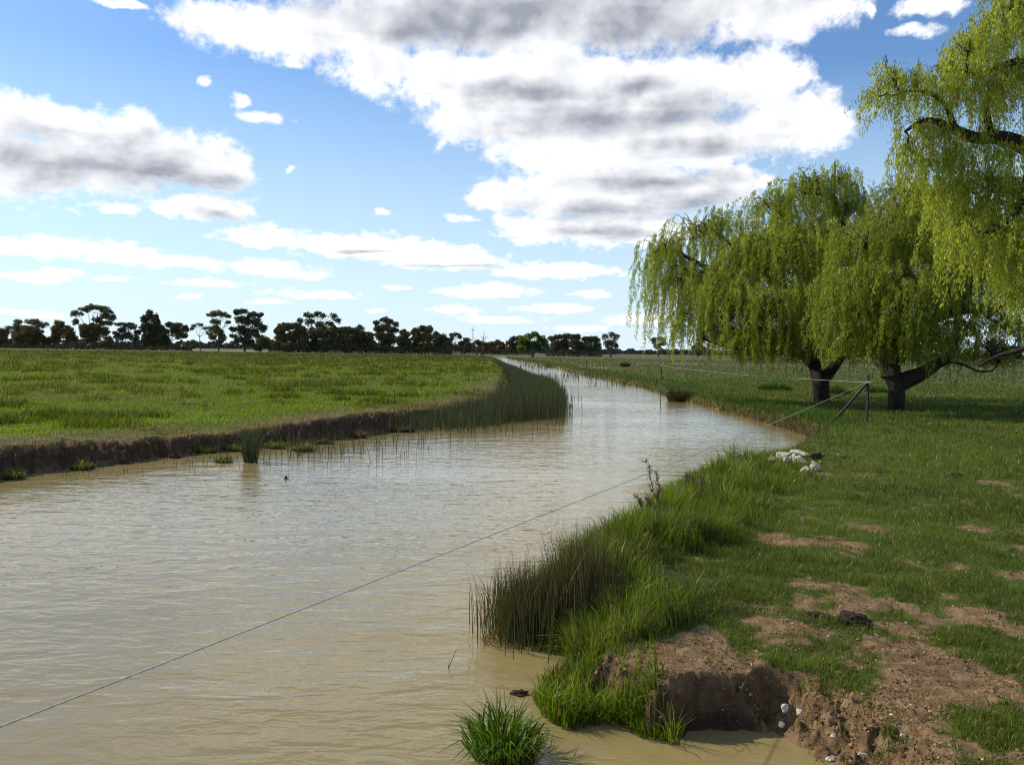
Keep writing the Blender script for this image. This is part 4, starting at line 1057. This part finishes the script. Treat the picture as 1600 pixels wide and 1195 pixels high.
    o = blade_obj('understorey_scrub', [belt(418, 706, 394, 2.0, 5.5, 16000, (.040, .040, .024), 611), belt(-60, 300, 398, .6, 2.8, 11000, (.052, .042, .024), 613), belt(700, 830, 425, .8, 3.2, 2200, (.048, .044, .026), 615), belt(852, 940, 350, 1.0, 3.5, 2600, (.040, .038, .024), 617)], M_gum)
    tag(o, 'dark low scrub filling the foot of the distant tree row', 'scrub', kind='stuff')
    o = blade_obj('hedge_row', [belt(1150, 2100, 205, .4, 2.6, 9000, (.035, .04, .028), 607)], M_gum)
    tag(o, 'low dark hedge row across the right field behind the willows', 'hedge', kind='stuff')

# ------------------------------------------------------------------ fence
def build_fence():
    g = 'steel posts of the wire fence on the right bank'
    def picket(p, h, r=.022):
        T = Tubes(); T.add([(p.x, p.y, p.z - .1), (p.x, p.y, p.z + h)], [r, r], 3); return T
    p = spot(1355, 660)
    top = atd(1355, 585, p.y); h = top.z - p.z
    root = thing('fence_post', tuple(p), 'dark steel strainer post with a slanting brace near the willows', 'fence post', g)
    picket(p, h, .042).obj('post', M_steel, root)
    f1 = spot(1301, 657)
    wz = p.z + h * .82
    T = Tubes(); T.add([(f1.x, f1.y, f1.z - .05), (p.x - .03, p.y, wz)], [.034, .034], 4); T.obj('brace', M_steel, root)
    T = Tubes(); T.add([(f1.x + .06, f1.y + .05, f1.z - .05), (p.x - .03, p.y + .02, wz - .05)], [.012, .012], 4); T.obj('brace_wire', M_wire, root)
    T = Tubes(); T.add([(p.x - .08, p.y - .03, wz + .02), (p.x + .05, p.y - .03, wz + .02)], [.028, .028], 6); T.obj('insulator', M_white, root)
    wire0 = Vector((p.x - .08, p.y - .03, wz + .02))
    posts = [(1033, 568, 598, 'dark steel fence post standing where the bank wire begins'), (916.5, 559, 578.5, 'thin fence post halfway down the far right bank'), (875, 556, 569, 'farthest fence post near the distant channel bend')]
    tops = []
    for i, (px, y0, y1, lab) in enumerate(posts):
        q = spot(px, y1); t = atd(px, y0, q.y)
        r_ = thing('fence_post', tuple(q), lab, 'fence post', g)
        picket(q, t.z - q.z, (.04, .045, .05)[i]).obj('post', M_steel, r_)
        T = Tubes(); zz = q.z + (t.z - q.z) * .9
        T.add([(q.x - .06, q.y - .03, zz), (q.x + .06, q.y - .03, zz)], [.03, .03], 5); T.obj('insulator', M_white, r_)
        tops.append(Vector((q.x, q.y - .03, zz)))
    T = Tubes()
    T.add(curve(wire0, tops[0], 24, -.10), [.004] * 25, 5)
    tag(T.obj('fence_wire', M_wire), 'pale fence wire running along the right bank between two posts', 'wire')
    # wire over the water: from the strainer post to beyond the viewer's left
    e = at(0, 1135, 1.02)
    T = Tubes()
    wp = curve(wire0, e, 60, -.05)
    wp += [e + (wp[-1] - wp[-2]) * k for k in (4, 8, 14)]
    T.add(wp, [.0026 + .003 * max(0, 1 - i / 50) for i in range(len(wp))], 6)
    tag(T.obj('fence_wire', M_wire), 'single strand of wire stretched low across the muddy water', 'wire')

# ------------------------------------------------------------------ stones, clods, weeds
def put(name, me, m, p, label, cat, group=None, rz=0, parent=None):
    o = link(name, me, m, parent); o.location = p; o.rotation_euler = (0, 0, rz)
    return tag(o, label, cat, group)

def build_small():
    g = 'white stones heaped on the bank'
    rk = [(1208, 718, 5, 4, 'greyish stone at the left end of the white heap'), (1222, 714, 8.5, 6.5, 'largest chalky white boulder near the left of the heap'), (1249, 708, 11, 3.6, 'long flat white slab along the back of the heap'), (1240, 715, 6, 5, 'pale stone in the middle of the white heap'),
          (1229, 721, 5.5, 4.5, 'broken white stone at the front left of the heap'), (1235, 723, 5, 4, 'small white stone touching the tall grass at the heap front'), (1247, 718, 6, 5, 'mottled stone under the flat white slab'), (1251, 721.5, 5.5, 3, 'low white stone at the right end of the heap'),
          (1262, 736, 7, 6, 'pale block set apart on bare earth, nearest of the heap'), (1274, 731, 5.5, 5, 'grey white block right of the nearest pale block'), (1271, 722.5, 2.2, 2, 'tiny white chip beside the dark clod'), (1281, 722, 2.5, 1.6, 'small sharp white flake right of the dark clod'), (1309, 711, 2, 1.6, 'lone white pebble out on the grass right of the heap')]
    for i, (px, py, rx, rz, lab) in enumerate(rk):
        p = spot(px, py + rz * .9); s = p.y / F * 2.0
        me = lump((rx * s, rx * s * .85, rz * s), 20 + i, 3, .20, 1.3, True)
        put('white_stone', me, M_rock, (p.x, p.y, p.z + rz * s * .45), lab, 'stone', g, random.uniform(0, 3))
    p = spot(1272, 719); s = p.y / F
    o = put('earth_clod', lump((13 * s, 6 * s, 6 * s), 60, 4, .5, 2), M_clod, (p.x, p.y, p.z + .05), 'black earth clod lying behind the white stones', 'clod')
    o.rotation_euler = (0, -.25, .1)
    g2 = 'pale stones in the near cut bank'
    for i, (px, py, rx, rz, z, lab) in enumerate([(1224, 1105, 8, 8, .17, 'white stone stuck in the cut bank just right of the dark hollow'), (1250, 1112, 8, 7, .22, 'whitish stone in the cut bank beside the grass tuft'), (1220, 1131, 6, 5, .09, 'dull buff stone low in the cut bank near the water'),
                                                   (1298, 1184, 8, 6, .24, 'white stone at the very bottom of the bank'), (1348, 1178, 7, 4, .27, 'pinkish pale stone on bare earth at the lower right'), (1301, 1150, 5, 4, .26, 'small white stone on the trampled bank top'), (1409, 1147, 4, 3, .28, 'white pebble on bare earth at the lower right'), (1470, 1000, 4, 3, .3, 'tiny pale pebble among the grass patches')]):
        p = spot(px, py); s = p.y / F * 1.15
        me = lump((rx * s, rx * s * .8, rz * s), 80 + i, 3, .20, 1.5, True)
        put('pale_stone', me, M_rock, (p.x, p.y, p.z + rz * s * .05), lab, 'stone', g2, random.uniform(0, 3))
    g3 = 'dark clods of earth on the right bank'
    for i, (px, py, rx, rz, lab) in enumerate([(1275, 966, 22, 8, 'flat dark earth clod in the grass above the cut bank'), (1330, 970, 26, 10, 'larger crumbly dark clod just right of the flat one'), (1492, 746, 11, 6, 'lone dark clod out on the green lawn'), (1322, 716, 6, 2.5, 'small dark clod on bare soil right of the stones')]):
        p = spot(px, py); s = p.y / F
        put('earth_clod', lump((rx * s, rx * s * .8, rz * s), 100 + i, 4, .55, 2.4), M_clod, (p.x, p.y, p.z + rz * s * .2), lab, 'clod', g3)

    # slumped sods at the foot of the left bank
    g4 = 'slumped sods at the foot of the left bank'
    for i, (px, py, rx, rz, gr, lab) in enumerate([(30, 741, 16, 7, 1, 'grass topped sod in the water at the left edge'), (128, 732, 19, 8, 1, 'dark sod with a dry grass tuft below the left bank'), (197, 723, 10, 5, 0, 'small bare dark sod at the foot of the left bank'), (272, 713, 13, 8, 0, 'brown sod with a white speck at the foot of the left bank'),
                                                    (320, 707, 18, 6, 1, 'green topped sod shelf left of the reed clump'), (350, 722, 16, 4, 1, 'low yellow green sod in the water left of the reed clump'), (365, 704, 15, 6, 1, 'grassy sod just behind the reed clump'), (430, 700, 18, 5, 1, 'matted sod right of the reed clump'), (505, 693, 18, 7, 0, 'brown matted sod under the left bank'),
                                                    (560, 684, 14, 9, 2, 'rusty brown weed covered sod by the left bank'), (625, 674, 24, 7, 2, 'long reddish brown sod close to the reed bed'), (475, 680, 14, 6, 1, 'bright green sod hanging on the left bank face')]):
        p = at(px, py, .0); s = p.y / F
        if i == 11: p = spot(px, py)
        while i < 11 and gz(p.x, p.y) > -.04: p = p + Vector((.35, -.9, 0)) * .04
        zz = max(gz(p.x, p.y), -.02)
        root = thing('slumped_sod', (p.x, p.y, zz), lab, 'sod', g4)
        o = link('soil_mound', lump((rx * s, rx * s * .8, rz * s), 120 + i, 4, .5, 2.2), M_clod, root)
        if gr:
            c = (.10, .13, .025) if gr == 1 else (.16, .085, .045)
            blade_obj('grass_tuft', [tuft(p.x, p.y, rx * s * .8, 150, .06, .2, c, .011, .9, zz + rz * s * .6)], M_blade, root)

    # mud lump and floating bits
    p = at(812, 1084)
    put('mud_lump', lump((.055, .035, .022), 150, 4, .5, 2.2), M_clod, (p.x, p.y, .0), 'small mud lump breaking the surface between tussock and bank', 'mud')
    p = at(850, 1088)
    put('mud_lump', lump((.05, .03, .018), 151, 4, .5, 2.2), M_clod, (p.x, p.y, .0), 'muddy lump joined to the grassy point of the near bank', 'mud')
    p = at(447, 748); s = p.y / F
    T = Tubes(); me = lump((4.6 * s, 3 * s, 1.6 * s), 160, 3, .25, 2)
    root = thing('floating_snag', (p.x, p.y, 0), 'small black peaked snag floating on open water', 'snag')
    link('log', me, M_steel, root)
    T.add([(p.x - .01, p.y, 0), (p.x, p.y, 2.5 * s), (p.x + .006, p.y, 5 * s)], [2.8 * s, 2.2 * s, .7 * s], 7, .3); T.obj('stub', M_steel, root)
    p = at(884, 595); s = p.y / F
    T = Tubes(); T.add([(p.x, p.y, -.05), (p.x + .02, p.y, 1.6 * s), (p.x + .03, p.y, 3.2 * s)], [1.2 * s, .9 * s, .3 * s], 5)
    tag(T.obj('floating_snag', M_dry), 'tiny brown snag in the far water beyond the reeds', 'snag')
    p = at(881, 614); s = p.y / F
    T = Tubes(); T.add([(p.x, p.y, -.1), (p.x + .5 * s, p.y, 6 * s), (p.x + 2 * s, p.y, 12 * s)], [.8 * s, 1.0 * s, .3 * s], 5)
    tag(T.obj('water_stake', M_dry), 'dark upright stick in the water off the reed bed', 'stick')
    p = at(699, 1044)
    T = Tubes(); T.add([(p.x, p.y, -.02), (p.x + .03, p.y, .06), (p.x + .06, p.y, .13)], [.0035, .003, .001], 4)
    T.add([(p.x + .005, p.y, 0), (p.x + .015, p.y, .075)], [.002, .001], 4)
    tag(T.obj('water_twig', M_twig), 'thin forked twig sticking out of the near water', 'twig')
    p = at(1032, 634)
    T = Tubes(); T.add([(p.x, p.y, -.1), (p.x, p.y, .55)], [.014, .010], 5)
    tag(T.obj('water_stake', M_twig), 'thin upright stick in the water below the near fence post', 'stick')

    # dead dock stalks beside the water
    def dock(px, py, topx, topy, lab, stalks, seed):
        r = random.Random(seed)
        p = spot(px, py); s = p.y / F
        root = thing('dead_dock', tuple(p), lab, 'weed', 'dead dock stalks on the near bank edge')
        T = Tubes(); S = []
        for (bx, tx, ty) in stalks:
            q0 = atd(bx, py, p.y); q1 = atd(tx, ty, p.y + r.uniform(-.15, .15)); q0.z = p.z
            path = curve(q0, q1, 10, 0, .015, r)
            T.add(path, [.007 * (1 - .7 * i / 10) for i in range(11)], 5)
            for i in range(4, 11):
                for _ in range(3):
                    e = path[i] + Vector((r.gauss(0, .02), r.gauss(0, .02), r.uniform(.01, .06)))
                    T.add([path[i], e], [.003, .0015], 3)
                    S += [(path[i].lerp(e, k), 1) for k in (.4, .7, 1.0) for _ in range(3)]
        T.obj('stalks', M_dry, root)
        P = np.array([tuple(a) for a, _ in S]); P = np.repeat(P, 2, 0) + rng.normal(0, .008, (len(P) * 2, 3)); n = len(P)
        d = rng.normal(0, 1, (n, 3)); d /= np.linalg.norm(d, axis=1)[:, None]
        V, Q, C = leaves_on(P, d, rng.uniform(.012, .024, n), jitter_col((.075, .042, .03), n, .3), n)
        link('seed_heads', np_mesh('seed_heads', V - np.array(root.location), Q, None, C), M_reed, root)
    dock(1028, 815, 1010, 722, 'tall dead dock with dark seed spikes leaning over the water', [(1030, 1010, 722), (1034, 1026, 742), (1016, 994, 778), (1020, 1012, 780), (1026, 1020, 790)], 3)
    dock(1078, 782, 1075, 745, 'shorter reddish dead dock in the tall bank grass', [(1076, 1072, 746), (1082, 1080, 750), (1088, 1092, 756), (1070, 1066, 765), (1094, 1097, 748)], 4)
    p = spot(614, 625); s = p.y / F
    T = Tubes(); q = lambda a, b: atd(a, b, p.y)
    T.add([(p.x + 2 * s, p.y, p.z - .02), q(617, 615), q(614, 608)], [.014, .014, .006], 5)
    T.add([q(617, 617), q(620, 609)], [.008, .003], 4); T.add([q(616, 612), q(613, 610)], [.007, .003], 4)
    tag(T.obj('dead_stalk', M_dry), 'dark dead weed stalk standing on the left bank', 'weed')

    # weeds by the willow trunks and along the far right bank
    g5 = 'leafy weeds near the willow trunks'
    for i, (px, py, rx, hh, lab) in enumerate([(1212, 610, 24, .5, 'leafy green weed patch left of the first willow trunk'), (1310, 616, 14, .45, 'weed clump between the two willow trunks'), (1372, 614, 18, .4, 'weed clump behind the braced post'), (977, 573, 7, .7, 'small round dark shrub in the far right field')]):
        p = spot(px, py); s = p.y / F
        o = blade_obj('weed_clump', [tuft(p.x, p.y, rx * s, 420, .5 * hh, hh, (.04, .075, .016), .0018 * p.y, .8, None)], M_blade)
        tag(o, lab, 'weed', g5)

if not SKY_ONLY:
    build_ground(); build_water(); build_turf(); build_crumbs(); build_reeds(); build_willows(); build_trees(); build_fence(); build_small()
